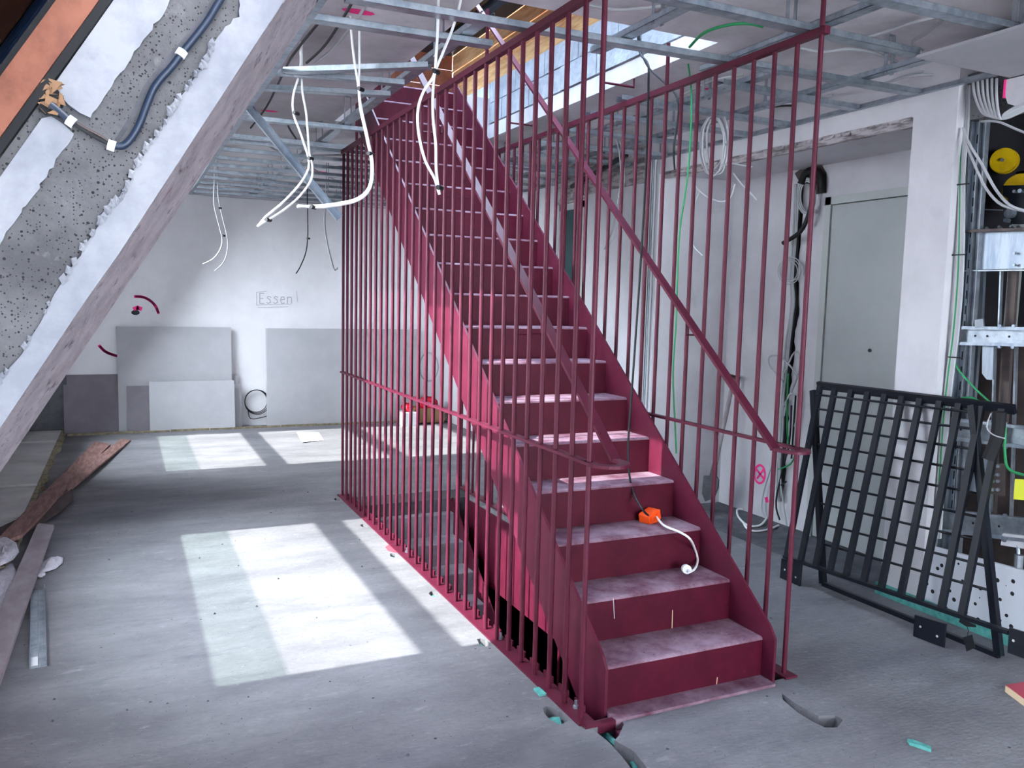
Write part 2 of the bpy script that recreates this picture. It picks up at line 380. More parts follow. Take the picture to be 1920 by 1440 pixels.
# broken lower edge of the lintel plaster
mb = MB(); r = random.Random(3); y = 3.225
while y < 5.5:
    h = r.uniform(.006, .02)*(1.5 if y < 4.3 else .8); l = r.uniform(.04, .12)
    mb.prism([(XW-.004, y, 2.634), (XW-.004, min(y+l, 5.54), 2.634), (XW-.004, y+l*.7, 2.632-h), (XW-.004, y+l*.2, 2.632-h*.8)], (.03, 0, 0)); y += l*.9
stuff(mb.build('broken_edge', M['rough'], wr))
mb = MB(); mb.box(XW+.012, XW+.05, 3.225, 5.5, 2.585, 2.63); mb.build('rough_strip', M['rough'], wr)
mb = MB(); mb.box(XW, 4.02, 2.96, 3.22, -.3, 2.949); mb.build('column', M['wall'], wr)
mb = MB(); mb.box(4.0, 4.75, 3.15, 3.22, -.3, 2.949); mb.build('niche_cheek', M['wall'], wr)
mb = MB(); mb.box(XW, 4.0, -4, .9, -.3, 2.949); mb.build('near_panel', M['wall'], wr)
# shaft walls
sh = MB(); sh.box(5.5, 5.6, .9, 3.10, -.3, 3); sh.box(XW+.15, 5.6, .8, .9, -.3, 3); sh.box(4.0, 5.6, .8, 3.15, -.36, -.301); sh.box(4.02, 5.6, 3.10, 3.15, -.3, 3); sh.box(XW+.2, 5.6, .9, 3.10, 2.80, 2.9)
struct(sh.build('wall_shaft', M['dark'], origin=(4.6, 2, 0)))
# doors
def door(name, x, y0, y1, z0, z1, leaf, fr, fw=.055, depth=.05):
    d = sempty(name, (x, (y0+y1)/2, z0))
    mb = MB(); mb.box(x-depth, x, y1-fw, y1, z0, z1); mb.box(x-depth, x, y0, y0+fw, z0, z1); mb.box(x-depth, x, y0, y1, z1-fw, z1)
    mb.build('door_frame', M[fr], d)
    MB().box(x-depth+.012, x-.004, y0+fw+.006, y1-fw-.006, z0+.01, z1-fw-.006).build('door_leaf', M[leaf], d)
    return d
dr = door('door_1', 4.6, 3.05, 4.50, -.075, 2.39, 'door', 'frame')
c = PX(1631, 657, 4.548); MB().cyl(c, c-Vector((.006, 0, 0)), .012, 10).build('lock_hole', M['black'], dr)
door('door_2', XW+.12, 6.73, 7.24, -.075, 2.54, 'teal', 'frame', .06, .1)

# unseen walls behind the camera; glazed gable added as fill light
wf = MB(); wf.box(-2.6, 4.0, -4.15, -4, -.08, .25); wf.box(-2.6, 4.0, -4.15, -4, 2.72, 3.2); wf.box(3.67, 4.0, -4.15, -4, -.08, 3.2); wf.box(-2.6, .14, -4.15, -4, -.08, 3.2)
struct(wf.build('wall_front_unseen', M['wall'], origin=(1.5, -4, 0)))
w4 = sempty('fill_window_4', (1.2, -4.05, .25))
for i in (1, 2, 3, 4): MB().bar((-1.0+i*1.17, -4.06, .25), (-1.0+i*1.17, -4.06, 2.72), .06, .06, (0, 1, 0)).build('fill_mullion', M['frameblk'], w4)
for i in (1, 2, 3): MB().box(-.97+i*1.17, .14+i*1.17, -4.065, -4.055, .25, 2.72).build('pane', M['glass'], w4)  # panes of the added fill window

# ------------------------------------------------------------------ mansard roof on the left
def roofblock(name, sa, sb, da, db, y0, y1, m_, parent=None):
    q = [roof(sa, da, y0), roof(sb, da, y0), roof(sb, db, y0), roof(sa, db, y0)]
    mb = MB(); mb.hexa(q, [p+Vector((0, y1-y0, 0)) for p in q]); return mb.build(name, M[m_], parent)
STOP = 3.62
wl = sempty('wall_left', (-1, 5, 0))
def roofpoly(name, pts, y0, y1, m_, parent):
    mb = MB(); mb.prism([roof(s_, d_, y0) for s_, d_ in pts], (0, y1-y0, 0)); return mb.build(name, M[m_], parent)
# solid parts of the slope
full = [(0, .03), (STOP, .03), (STOP, .80), (-.4, .80), (-.2, .125)]
roofpoly('slope_panel', full, 5.80, 7.90, 'wall', wl)
roofpoly('slope_panel', full, 9.95, YB+.05, 'wall', wl)
roofpoly('roof_skin', [(-.4, .72), (.90, .72), (.90, .80), (-.4, .80)], -.6, 2.86, 'wall', wl)
roofpoly('roof_skin', [(3.03, .72), (STOP+.4, .72), (STOP+.4, .80), (3.03, .80)], -.6, 2.86, 'wall', wl)
for (a, b) in ((3.4, 5.80), (7.90, 9.95), (-4, -.6)):
    roofpoly('knee', [(0, .03), (.72, .03), (.90, .70), (.90, .80), (-.4, .80), (-.2, .125)], a, b, 'wall', wl)
    roofpoly('roof_head', [(3.42, .03), (STOP, .03), (STOP, .80), (3.03, .80), (3.03, .72)], a, b, 'wall', wl)
# windows: three lights one above the other in each bay
LIGHTS = [(.92, 1.484), (1.605, 2.258), (2.372, 3.006)]
def roof_window(name, y0, y1, blind=False, dd=0):
    wn = sempty(name, tuple(roof(.9, .75, (y0+y1)/2)))
    if blind:
        for sa, sb in ((.88, .92), (3.006, 3.05)): roofblock('transom', sa, sb, .73+dd, .80+dd, y0, y1, 'frameblk', wn)
        roofblock('frame_jamb', .88, 3.05, .72+dd, .80+dd, y0-.02, y0+.03, 'frameblk', wn)
        roofblock('pane', .92, 3.006, .756+dd, .762+dd, y0+.03, y1+.05, 'glassl', wn)
        roofblock('blind', .88, 3.06, .768+dd, .778+dd, y0-.02, y1+.05, 'blind', wn)
        return wn
    edges = [(.88, LIGHTS[0][0]), (LIGHTS[0][1], LIGHTS[1][0]), (LIGHTS[1][1], LIGHTS[2][0]), (LIGHTS[2][1], 3.05)]
    for sa, sb in edges: roofblock('transom', sa, sb, .73+dd, .80+dd, y0, y1, 'frameblk', wn)
    for ya, yb in ((y0-.02, y0+.03), (y1-.03, y1+.02)): roofblock('frame_jamb', .88, 3.05, .72+dd, .80+dd, ya, yb, 'frameblk', wn)
    for i, (sa, sb) in enumerate(LIGHTS):
        if i == 0:
            if blind: roofblock('pane', sa, sa+.19, .76+dd, .768+dd, y0+.03, y1-.03, 'glassl', wn)
            else: roofblock('pane', sa, sa+.19, .76+dd, .768+dd, y0+.03, y1-.03, 'glasst', wn)
            roofblock('pane', sa+.19, sb, .76+dd, .768+dd, y0+.03, y1-.03, 'glassl' if blind else 'glass', wn)
        else: roofblock('pane', sa, sb, .76+dd, .768+dd, y0+.03, y1-.03, 'glassl' if blind else 'glass', wn)
        if blind: roofblock('shutter', sa-.03, sb+.03, .80+dd, .81+dd, y0-.02, y1+.02, 'shutter', wn)
    return wn
roof_window('window_2', 3.4, 5.80); roof_window('window_3', 7.90, 9.95)
w1 = roof_window('window_1', .45, 2.875, True, -.145)
roof_window('fill_window_5', -3.6, -.6)  # unseen bay behind the camera, added for sunlit bounce fill
roofpoly('roof_skin', [(.85, .72), (3.1, .72), (3.1, .80), (.85, .80)], -.6, .45, 'wall', wl); roofpoly('slope_panel', full, -4.1, -3.6, 'wall', wl)
# the rib beside the near window
RY = 2.90
wood = MB(); wood.hexa([roof(.5, .502, RY-.03), roof(STOP, .502, RY-.03), roof(STOP, .588, RY-.03), roof(.5, .588, RY-.03)],
                       [roof(.5, .502, RY+.02), roof(STOP, .502, RY+.02), roof(STOP, .588, RY+.02), roof(.5, .588, RY+.02)])
wood.build('timber_jamb', M['wood'], w1)
for da, db in ((.478, .501), (.589, .606)): roofblock('gasket', .5, STOP, da, db, RY-.02, RY+.02, 'black', w1)
roofblock('added_sun_block', -.4, STOP+.3, .80, .83, 2.70, 3.42, 'frameblk', w1)  # unseen strip added outside to block sun leaking past the window edge
rib = sempty('wall_rib', tuple(roof(0, .3, RY)))
q = [(0, .092), (4.3, .092), (4.3, .61), (-.1, .61)]
y2 = RY+.013
roofpoly('raw_concrete', q, y2, 3.40, 'concrete', rib)
mb = MB(); mb.hexa([roof(0, .093, y2), roof(4.3, .093, y2), roof(4.3, .093, 3.40), roof(0, .093, 3.40)],
                   [roof(0, .088, y2), roof(4.3, .088, y2), roof(4.3, .004, 3.40), roof(0, .004, 3.40)]); mb.build('broken_edge', M['chamfer'], rib)
roofpoly('rib_outer', [(-.1, .60), (STOP+.3, .60), (STOP+.3, .80), (-.1, .80)], RY+.03, 3.40, 'wall', rib)
def platepx(name, L, m_, parent, y=RY, t=.02):
    r = random.Random(len(L)); P = []
    for i, (a, b, *e) in enumerate(L):
        P.append((a, b))
    mb = MB(); mb.prism([PY(a, b, y) for a, b in P], (0, t, 0)); return mb.build(name, m_, parent)
def ragged(p, q, n, amp, seed):
    r = random.Random(seed); return [(p[0]+(q[0]-p[0])*i/n+r.uniform(-amp, amp), p[1]+(q[1]-p[1])*i/n+r.uniform(-amp, amp)) for i in range(n+1)]
edge_r = [(452, -40), (450, 0), (447, 30), (423, 50), (410, 70), (397, 87), (384, 118), (370, 140), (353, 163), (333, 193), (318, 214), (307, 233), (290, 258), (273, 283), (262, 303), (250, 320), (243, 344), (233, 363), (224, 376), (213, 380), (200, 397), (188, 418), (173, 440), (150, 477), (120, 522), (94, 567), (66, 620), (42, 661), (20, 690), (0, 713), (-80, 850)]
er = []
for i in range(len(edge_r)-1): er += ragged(edge_r[i], edge_r[i+1], 3, 2.2, i)[:-1]
platepx('plaster_skin', er+[(-80, 850), (-120, 985), (0, 803), (163, 560), (220, 480), (533, 0), (560, -40)], M['plaster'], rib)
up_l = ragged((345, -40), (320, 0), 2, 2, 4)+ragged((312, 14), (240, 118), 10, 3, 5)+ragged((232, 128), (168, 222), 9, 3, 6)
platepx('plaster_skin', up_l+[(150, 212), (128, 196), (116, 182), (104, 176), (92, 172), (213, 0), (241, -40)], M['plaster'], rib)
lo_l = ragged((140, 254), (95, 320), 7, 4, 7)+ragged((90, 328), (45, 392), 7, 4, 8)+ragged((40, 400), (-60, 540), 8, 4, 9)
platepx('plaster_skin', [(78, 222), (96, 218), (118, 232)]+lo_l+[(-130, 480), (0, 332)], M['plaster'], rib)
# crumbly ridge along the cut edges
r = random.Random(12); mb = MB()
for i, (a, b) in enumerate(er[14:]):
    if r.random() < .7 and -10 < a:
        c = PY(a-2, b, RY-.004); s_ = r.uniform(.006, .014)
        mb.add([c+Vector((s_*math.cos(k*1.57+i), r.uniform(-.004, .004), s_*1.5*math.sin(k*1.57+i))) for k in range(4)]+[c-Vector((0, .010, 0)), c+Vector((0, .02, 0))], [(0, 1, 4), (1, 2, 4), (2, 3, 4), (3, 0, 4), (1, 0, 5), (2, 1, 5), (3, 2, 5), (0, 3, 5)])
stuff(mb.build('crumbs', M['plaster'], rib))
# dark slot cut for the conduit
slot = [(420, -20), (397, 0), (345, 70), (305, 115), (270, 160), (245, 215), (215, 262), (222, 268), (248, 230), (282, 172), (318, 122), (352, 82), (412, 0), (432, -20)]
mb = MB(); mb.prism([PY(a, b, y2-.0015) for a, b in slot], (0, .001, 0)); mb.build('chased_slot', M['slabdark'], rib)
mb = MB(); mb.prism([PY(a, b, RY-.002) for a, b in [(78, 172), (92, 160), (108, 168), (120, 184), (118, 200), (100, 208), (84, 214), (72, 204)]], (0, .018, 0)); mb.build('wall_hole', M['black'], rib)
r = random.Random(5); mb = MB()
for i in range(26):
    c = PY(r.uniform(76, 116), r.uniform(158, 214), RY-.012); d = [Vector((r.uniform(-1, 1), r.uniform(-.6, .2), r.uniform(-1, 1)))*.02 for _ in range(4)]
    mb.add([c+x for x in d], [(0, 1, 2), (0, 2, 3), (0, 3, 1), (1, 3, 2)])
o = mb.build('insulation_tuft', M['card'], rib); stuff(o)

cb = thing('conduit', 'dark blue cable conduit clipped in the chased slot of the sloping concrete rib', 'conduit', tuple(PY(222, 275, RY-.02)))
cable([PY(a, b, RY-.014) for a, b in [(424, -16), (413, 0), (385, 45), (345, 95), (322, 125), (292, 160), (276, 195), (262, 232), (244, 262), (228, 274), (210, 272)]], .0115, 'conduit_tube', 'conduit', cb, 10, 5)
cable([PY(a, b, RY-.014) for a, b in [(214, 273), (200, 268), (180, 258), (150, 240), (133, 228)]], .006, 'bare_cable', 'cable_black', cb, 7, 4)
cable([PY(a, b, RY-.010) for a, b in [(210, 270), (190, 256), (165, 243), (140, 228)]], .005, 'bare_cable', 'steel', cb, 7, 4)
cable([PY(a, b, RY-.014) for a, b in [(140, 234), (124, 220), (108, 206), (95, 196)]], .0115, 'conduit_tube', 'conduit', cb, 10, 4)
for a, b, dx, dy in ((340, 100, .55, -.83), (209, 273, .9, .3), (133, 228, .8, .55)):
    c = PY(a, b, RY-.016); e = (PY(a+dx*10, b+dy*10, RY-.016)-c).normalized(); MB().cyl(c-e*.011, c+e*.011, .0165, 10).build('clip', M['white'], cb)
# ------------------------------------------------------------------ upper storey around the stair opening
ub = sempty('wall_upper', (UX1, 5, ZF))
mb = MB(); mb.box(UX1+.02, UX1+.14, UY0-.3, 7.5, ZS+.111, 3.40); mb.build('mortar_core', M['mortar'], ub)
zz = [ZS+.118, 3.235, 3.405]
r = random.Random(2)
for row in range(2):
    y = UY0-.28-(.25 if row else 0)
    while y < 7.4:
        MB().box(UX1-.004+r.uniform(-.004, .004), UX1+.05, y+.006, y+.494, zz[row]+.004, zz[row+1]-.004).build('block', M['block'], ub); y += .5
for i in range(3):
    z0 = 3.41+i*.15
    MB().box(UX1+.03+.004*(i % 2), UX1+.055, UY0-.9, 7.5, z0+.003, z0+.147).build('board', M['boards'], ub)
for i in range(4):
    z0 = ZF+.005+i*.15
    MB().box(1.0, UX1+.03, 7.5+.003*(i % 2), 7.53, z0+.003, z0+.147).build('board', M['wood'], ub)
mb = MB(); mb.box(1.0, 1.05, 2.9, 7.55, ZF, 3.9); mb.box(1.0, UX1+.2, 2.6, 2.66, ZF, 3.9)
mb.build('upper_panel', M['ceil'], ub)
mb = flat_poly([(.9, 2.6), (3.1, 2.6), (3.1, 7.6), (.9, 7.6)], [[(1.78, 3.3), (2.74, 3.3), (2.74, 7.40), (1.78, 7.40)]], 3.87, 4.0)
struct(mb.build('ceiling', M['boards'], origin=(2, 5, 3.87)))
w6 = sempty('window_6', (2.26, 5.4, 3.86))
for a in ((1.76, 1.82, 3.26, 7.44), (2.66, 2.80, 3.26, 7.44)): MB().box(*a, 3.84, 3.94).build('frame_rail', M['frameblk'], w6)
for a in ((3.26, 3.33), (5.25, 5.33), (7.22, 7.44)): MB().box(1.82, 2.66, *a, 3.84, 3.94).build('frame_rail', M['frameblk'], w6)
for a in ((3.33, 5.25), (5.33, 7.22)): MB().box(1.82, 2.66, *a, 3.90, 3.908).build('pane', M['glassb'], w6)

# ================================================================== STAIRCASE
def nz(y): return RI+(y-Y1)/G*RI                # height of the nosing line
def make_stairs(name, label, dy, dz, k0, k1, tread_m, riser_m):
    st = thing(name, label, 'staircase', ((SX0+SX1)/2, Y1+dy, dz+(k0-1)*RI))
    tr = ri = None
    for k in range(k0, k1+1):
        y = Y1+(k-1)*G+dy; z = k*RI+dz
        if tr is None:
            mb = MB(); pts = [(y-.0035, z-.012), (y-.001, z-.004), (y+.006, z), (y+G+.004, z), (y+G+.004, z-.006), (y+.008, z-.008), (y+.004, z-.012)]
            mb.ngon_prism([(SX0, a, b) for a, b in pts], (SX1-SX0, 0, 0)); tr = mb.build('tread', tread_m, st)
            mb = MB(); mb.box(SX0, SX1, y-.003, y+.004, z-RI, z-.012); ri = mb.build('riser', riser_m, st); l0 = k
        else:
            d = Vector((0, (k-l0)*G, (k-l0)*RI)); pcopy(tr, st, d); pcopy(ri, st, d)
    return st
st = make_stairs('staircase', 'straight steel staircase painted wine red, rising through the ceiling opening', 0, 0, 1, NS, M['tread'], M['riser'])
yt = Y1+(NS-1)*G
for x0, x1, top, yf in ((SX0-.012, SX0, .045, 2.622), (SX1, SX1+.012, .095, 2.575)):
    bot = -.36; y5 = yf+.03
    P = [(yf, -.02), (yf, nz(y5)+top-.045), (y5, nz(y5)+top), (yt+.05, nz(yt+.05)+top), (yt+.05, nz(yt)-.30), (2.83, nz(2.83)+bot), (2.83, -.12), (2.68, -.12)]
    MB().ngon_prism([(x0, a, b) for a, b in P], (x1-x0, 0, 0)).build('stringer', M['paint'], st)
mb = MB(); mb.box(SX0, SX1, 2.555, 2.66, -.006, .012); mb.box(SX0, SX1, 2.555, 2.563, -.03, -.006); mb.build('foot_plate', M['tread'], st)
mb = MB(); mb.box(1.665, 1.71, 2.44, 2.545, -.06, -.022); mb.box(1.70, 1.71, 2.44, 2.545, -.06, -.006); mb.build('foot_stub', M['paint'], st)
for (a, b, a2, b2) in ((1261, 1144, 1260, 1178), (1345, 1270, 1343, 1288), (1150, 1122, 1152, 1160)):
    yy = Y1+(G if b < 1200 else 0)-.0036; p, q = PY(a, b, yy), PY(a2, b2, yy); MB().bar(p, q, .0035, .001, (0, 1, 0)).build('paint_drip', M['gypsum' if a < 1200 else 'raw_wood'], st)
# little hatch outline on a riser high up
c0 = Vector(((SX0+SX1)/2, Y1+12*G-.006, 13*RI-.03)); mb = MB()
mb.bar(c0+Vector((-.09, 0, -.035)), c0+Vector((.09, 0, -.035)), .004, .004); mb.build('riser_rib', M['paint'], st)
lw = make_stairs('staircase', 'lower flight of grey treads descending inside the stairwell below the floor', .07, -ZF, 5, 17, M['lowtread'], M['lowtread'])
for x0, x1 in ((SX0-.012, SX0), (SX1, SX1+.012)):
    P = [(y, z) for y, z in ((yt-.05, -.10), (yt-.12, -.06), (3.3, nz(3.3)-ZF+.16), (3.3, nz(3.3)-ZF-.3), (yt-.05, -.42))]
    MB().ngon_prism([(x0, a, b) for a, b in P], (x1-x0, 0, 0)).build('stringer', M['paint'], lw)

# ================================================================== RAILINGS
def railing(name, label, x, side, x_hand):
    rl = thing(name, label, 'railing', (x, 4.55, 0)); ys = [2.63+.1331*i for i in range(30)]
    n0 = None
    for i, y in enumerate(ys):
        if n0 is None:
            n0 = MB().cyl((x, y, .008), (x, y, ZG-.01), .0105, 10).build('bar', M['paint'], rl, smooth=True); y0 = y
        else: pcopy(n0, rl, (0, y-y0, 0))
    MB().bar((x, 2.60, ZG-.022), (x, 6.52, ZG-.022), .03, .03).build('top_rail', M['paint'], rl)
    return rl, ys
LR, ysL = railing('railing', 'wine red bar railing standing along the left side of the staircase', XL, -1, 0)
RL, ysR = railing('railing', 'wine red bar railing along the right side of the staircase, nearer the door', XR, 1, 0)
# flat rails through the bars and hand rails that turn round the first bar
def flatstrip(path, w, t, name, parent, ups=None):
    """flat bar: wide face normal given by ups"""
    P = [Vector(p) for p in path]; mb = MB(); n = len(P); rows = []
    for i in range(n):
        d = (P[min(i+1, n-1)]-P[max(i-1, 0)]).normalized(); up = Vector(ups[i] if ups else (0, 0, 1)); s_ = d.cross(up).normalized(); u = s_.cross(d)
        rows.append([P[i]+s_*a*w/2+u*b*t/2 for a, b in ((-1, -1), (1, -1), (1, 1), (-1, 1))])
    vs = [v for r_ in rows for v in r_]; fs = [(3, 2, 1, 0), tuple(4*(n-1)+k for k in range(4))]
    for i in range(n-1): fs += [(4*i+k, 4*i+(k+1) % 4, 4*i+4+(k+1) % 4, 4*i+4+k) for k in range(4)]
    mb.add(vs, fs); return mb.build(name, M['paint'], parent)
SL = RI/G*1.028
for rl, x, xh in ((LR, XL, XL+.125), (RL, XR, XR-.105)):
    xm = (x+xh)/2; rr = abs(x-xh)/2; sg = 1 if xh > x else -1
    flatstrip([(x, 6.52, 1.004), (x, 2.62, 1.004)], .034, .012, 'mid_rail', rl)
    loop = [(x, 2.66, 1.004)]+[(xm-sg*rr*math.cos(a), 2.60-rr*1.1*math.sin(a), 1.004) for a in [k*math.pi/12 for k in range(13)]]+[(xh, 2.66, 1.004)]
    flatstrip(loop, .036, .012, 'rail_loop', rl)
    yend = 6.35
    flatstrip([(xh, 2.645, 1.004), (xh, yend, 1.004+(yend-2.645)*SL)], .042, .014, 'hand_rail', rl, [(0, -SL, 1)]*2)
    for y in (3.30, 4.63, 5.83):
        yb = min(ysL, key=lambda t: abs(t-y)); z = 1.004+(yb-2.645)*SL
        if z < ZG:
            MB().tube([(x, yb, z-.02), (x, yb, z-.085), (xh, yb, z-.085), (xh, yb, z-.008)], .006, 6).build('rail_bracket', M['paint'], rl)
# sole angle of the left railing with bolts
mb = MB(); mb.box(XL-.032, XL+.038, 2.585, 6.535, 0, .008); mb.build('sole_plate', M['paint'], LR)
us = MB().box(XL+.030, XL+.038, ysL[0]+.028, ysL[0]+.108, .008, .034).build('upstand', M['paint'], LR)
for i in range(1, 29): pcopy(us, LR, (0, ysL[i]-ysL[0], 0))
bt = None
for y in (2.70, 3.42, 4.13, 4.86, 5.60, 6.42):
    mb = MB(); mb.cyl((XL+.018, y, .008), (XL+.018, y, .020), .012, 6); mb.cyl((XL+.018, y, .020), (XL+.018, y, .040), .006, 6); mb.build('anchor_bolt', M['galv'], LR)
mb = MB(); mb.box(XL-.02, XL+.12, 2.556, 2.585, -.03, .008); mb.build('corner_bracket', M['paint'], LR)
# right side: sole plate, fascia lining the stairwell, ceiling stays
mb = MB(); mb.box(XR-.03, XR+.035, 2.585, 6.535, 0, .008); mb.build('sole_plate', M['paint'], RL)
mb = MB(); mb.box(VX1+.002, VX1+.016, 2.66, 6.415, -.68, -.002); mb.build('fascia', M['paint'], RL)
lb = None
for i in range(12):
    y = 3.2+.14*i
    if lb is None: lb = MB().cyl((VX1+.03, y, -1.6), (VX1+.03, y, -.68), .0105, 8).build('bar', M['paint'], RL); y0 = y
    else: pcopy(lb, RL, (0, y-y0, 0))
MB().cyl((XR, 2.63, ZG), (XR, 2.63, ZS), .0105, 10).build('ceiling_stay', M['paint'], RL)
MB().cyl((XR, ysR[8], ZG), (XR, ysR[8], ZS), .0105, 10).build('ceiling_stay', M['paint'], RL)
for k in (2, 16): MB().tube([(XR, ysR[k]+1.46 if k == 2 else ysR[k]+.9, ZG), (XR, ysR[k]+1.46 if k == 2 else ysR[k]+.9, ZG+.16), (UX1+.01, ysR[k]+1.46 if k == 2 else ysR[k]+.9, ZG+.16), (UX1+.01, ysR[k]+1.46 if k == 2 else ysR[k]+.9, ZS+.05)], .008, 6).build('wall_bracket', M['paint'], RL)
for k in (0, 1): MB().cyl((XL, ysL[k], ZG), (XL, ysL[k], ZS), .0105, 10).build('ceiling_stay', M['paint'], LR)
MB().cyl((XL, ysL[26], ZG), (XL, ysL[26], ZS), .0105, 8).build('ceiling_stay', M['paint'], LR)

# upper guard post seen through the opening
pt = thing('guard_post', 'wine red guard post on the upper floor beside the opening', 'post', (SX1+.05, 5.95, ZF-.15))
MB().cyl((SX1+.05, 5.95, ZF-.15), (SX1+.05, 5.95, ZF+.5), .014, 8).build('post_tube', M['paint'], pt)

# ================================================================== SUSPENDED CEILING GRID
cg = thing('ceiling_grid', 'grid of galvanised ceiling profiles hung under the bare slab', 'ceiling grid', (2.2, 6, ZG))
def prof(p, q, name='profile', w=.06, h=.027, up=(0, 0, 1), m_='galv'):
    return MB().chan(p, q, w, h, .0018, up, .008).build(name, M[m_], cg)
R = random.Random(4)
for y0, y1, x0, x1 in ((3.61, 3.57, .72, 1.53), (4.50, 4.03, .78, 1.40), (4.55, 4.42, .72, 1.39), (4.92, 4.70, .72, 1.40), (5.80, 5.76, .71, 1.52)):
    prof((x0, y0, ZG), (x1, y1, ZG))
for y in (6.50, 6.70, 7.12, 7.58, 8.02, 8.46, 8.90, 9.34, 9.78, 10.2):
    prof((.70, y, ZG), (XW-.02, y+R.uniform(-.03, .03), ZG))
for y0, y1, x0, x1 in ((3.30, 3.20, .80, XW-.01), (2.70, 2.73, .80, 3.24), (2.40, 2.31, .8, 3.3), (1.9, 1.88, .8, 3.3), (3.56, 3.61, 2.82, XW-.01), (4.10, 4.15, 2.55, XW-.01), (4.53, 4.51, 2.6, XW-.01), (5.02, 4.98, 2.7, XW-.01), (5.52, 5.46, 2.72, XW-.01), (6.02, 5.98, 2.76, XW-.01)):
    prof((x0, y0, ZG), (x1, y1, ZG))
for x, ya, yb in ((1.40, 3.3, YB-.05), (2.04, 1.4, 3.5), (2.67, 1.0, 3.5), (3.0, 3.3, YB-.05), (3.45, 2.0, YB-.05), (2.3, 6.6, YB-.05)):
    prof((x, ya, ZG+.03), (x, yb, ZG+.03), 'carrier')
mb = MB(); mb.bar((.705, 3.0, ZG+.013), (.705, YB-.01, ZG+.013), .003, .03); mb.bar((.72, 3.0, ZG), (.72, YB-.01, ZG), .03, .002); mb.build('edge_profile', M['galvb'], cg)
mb = MB(); mb.bar((XW-.015, 2.75, ZG), (XW-.015, YB-.02, ZG), .03, .003); mb.bar((XW-.002, 2.75, ZG+.015), (XW-.002, YB-.02, ZG+.015), .003, .03); mb.build('edge_profile', M['galvd'], cg)
mb = MB(); mb.bar((.72, YB-.015, ZG), (XW-.03, YB-.015, ZG), .03, .003); mb.build('edge_profile', M['galvd'], cg)
hg = None
for x, y in [(x, y) for x in (1.40, 2.3, 3.0, 3.45) for y in (3.9, 4.8, 5.7, 6.6, 7.4, 8.2, 9.0, 9.8)]+[(2.04, 2.2), (2.04, 3.0), (2.67, 2.1), (2.67, 2.9), (3.45, 2.4), (3.45, 3.05)]:
    if x == 2.3 and y < 6.6: continue
    if hg is None:
        mb = MB(); mb.box(x-.024, x-.021, y-.011, y+.011, ZG+.02, ZS); mb.box(x+.021, x+.024, y-.011, y+.011, ZG+.02, ZS); mb.box(x-.024, x+.024, y-.011, y+.011, ZS-.004, ZS)
        hg = mb.build('hanger', M['galvd'], cg); h0 = (x, y)
    else: pcopy(hg, cg, (x-h0[0], y-h0[1], 0))
# loose stud hanging from the left edge
p, q = PZ(468, 205, ZG+.01), PY(636, 410, 5.3)
mb = MB(); mb.chan(p, q, .05, .04, .002, (-.3, -1, .3)); tag(mb.build('hanging_stud', M['galvb']), 'loose galvanised stud hanging slanted down from the ceiling edge at the left', 'stud')
# pink spray spots on the soffit
for px, py_, w_ in ((672, 22, .05), (505, 208, .04), (600, 322, .05), (1145, 237, .03), (1337, 168, .04)):
    c = PZ(px, py_, ZS-.002); mb = MB(); mb.ngon_prism([c+Vector((w_*1.6*math.cos(a), w_*.7*math.sin(a), 0)) for a in [k*math.pi/5 for k in range(10)]], (0, 0, -.001))
    mb.build('spray_spot', M['pink'], CEIL)

# plasterboard fixed at the ceiling by the shaft
mb = MB(); mb.box(3.22, 3.86, .3, 2.70, 2.72, 2.7325); tag(mb.build('ceiling_board', M['gypsum']), 'white plasterboard sheet screwed under the grid above the lift shaft', 'plasterboard')
lt = sempty('trim_1', (XW, 2.2, 2.4))
mb = MB(); mb.prism([(XW+.01, y, z) for y, z in ((2.72, 2.715), (2.72, 2.65), (2.70, 2.60), (2.66, 2.58), (2.60, 2.595), (2.52, 2.575), (2.45, 2.58), (2.30, 2.57), (.9, 2.57), (.9, 2.715))], (.1, 0, 0)); mb.build('lintel_face', M['wall'], lt)
mb = MB(); mb.box(XW+.005, XW+.12, 2.715, 2.725, 2.63, 2.715); mb.build('lintel_edge', M['pink'], lt)
mb = MB(); mb.box(XW+.06, 4.0, .9, 2.96, 2.57, 2.80); mb.build('raw_lintel', M['concrete'], lt)

# ================================================================== CABLES
def cable_pair(label, ypl, paths, r, m_='cable', ties=()):
    a = PY(*paths[0][0], ypl); t = thing('hanging_cable', label, 'cable', tuple(a), 'cable ends hanging from the ceiling')
    for P in paths: cable([Vector((PY(*P[0], ypl).x, ypl, max(ZS-.01, PY(*P[0], ypl).z+.02)))]+[PY(x, y, ypl) for x, y in P], r, 'cable', m_, t)
    for x, y in ties:
        c = PY(x, y, ypl); mb = MB(); mb.cyl(c+Vector((-.008, -.012, 0)), c+Vector((.02, .012, 0)), r*1.7, 8); mb.build('cable_tie', M['cable_black'], t)
    return t
cable_pair('pair of grey cables ending in a long tip beside the slanted stud', 4.6, [[(563, 130), (550, 180), (551, 215), (562, 245), (572, 275), (579, 300), (577, 320), (560, 348), (530, 380), (500, 405), (483, 425)], [(566, 130), (567, 170), (574, 210), (577, 245), (580, 285), (586, 315), (582, 340), (560, 370), (530, 395), (503, 412), (484, 423)]], .006, 'cablew', [(580, 297), (553, 212), (501, 412)])
cable_pair('thick pale cable pair bent sideways, left of the upper steps', 4.1, [[(656, 20), (659, 60), (664, 110), (672, 160), (676, 205), (688, 260), (697, 310), (692, 350), (670, 372), (630, 382), (590, 386), (557, 387)], [(672, 10), (674, 60), (674, 120), (673, 165), (678, 205), (690, 260), (699, 310), (694, 353), (672, 375), (632, 385), (592, 389), (559, 385)]], .0062, 'cablew', [(674, 167), (692, 288), (585, 388)])
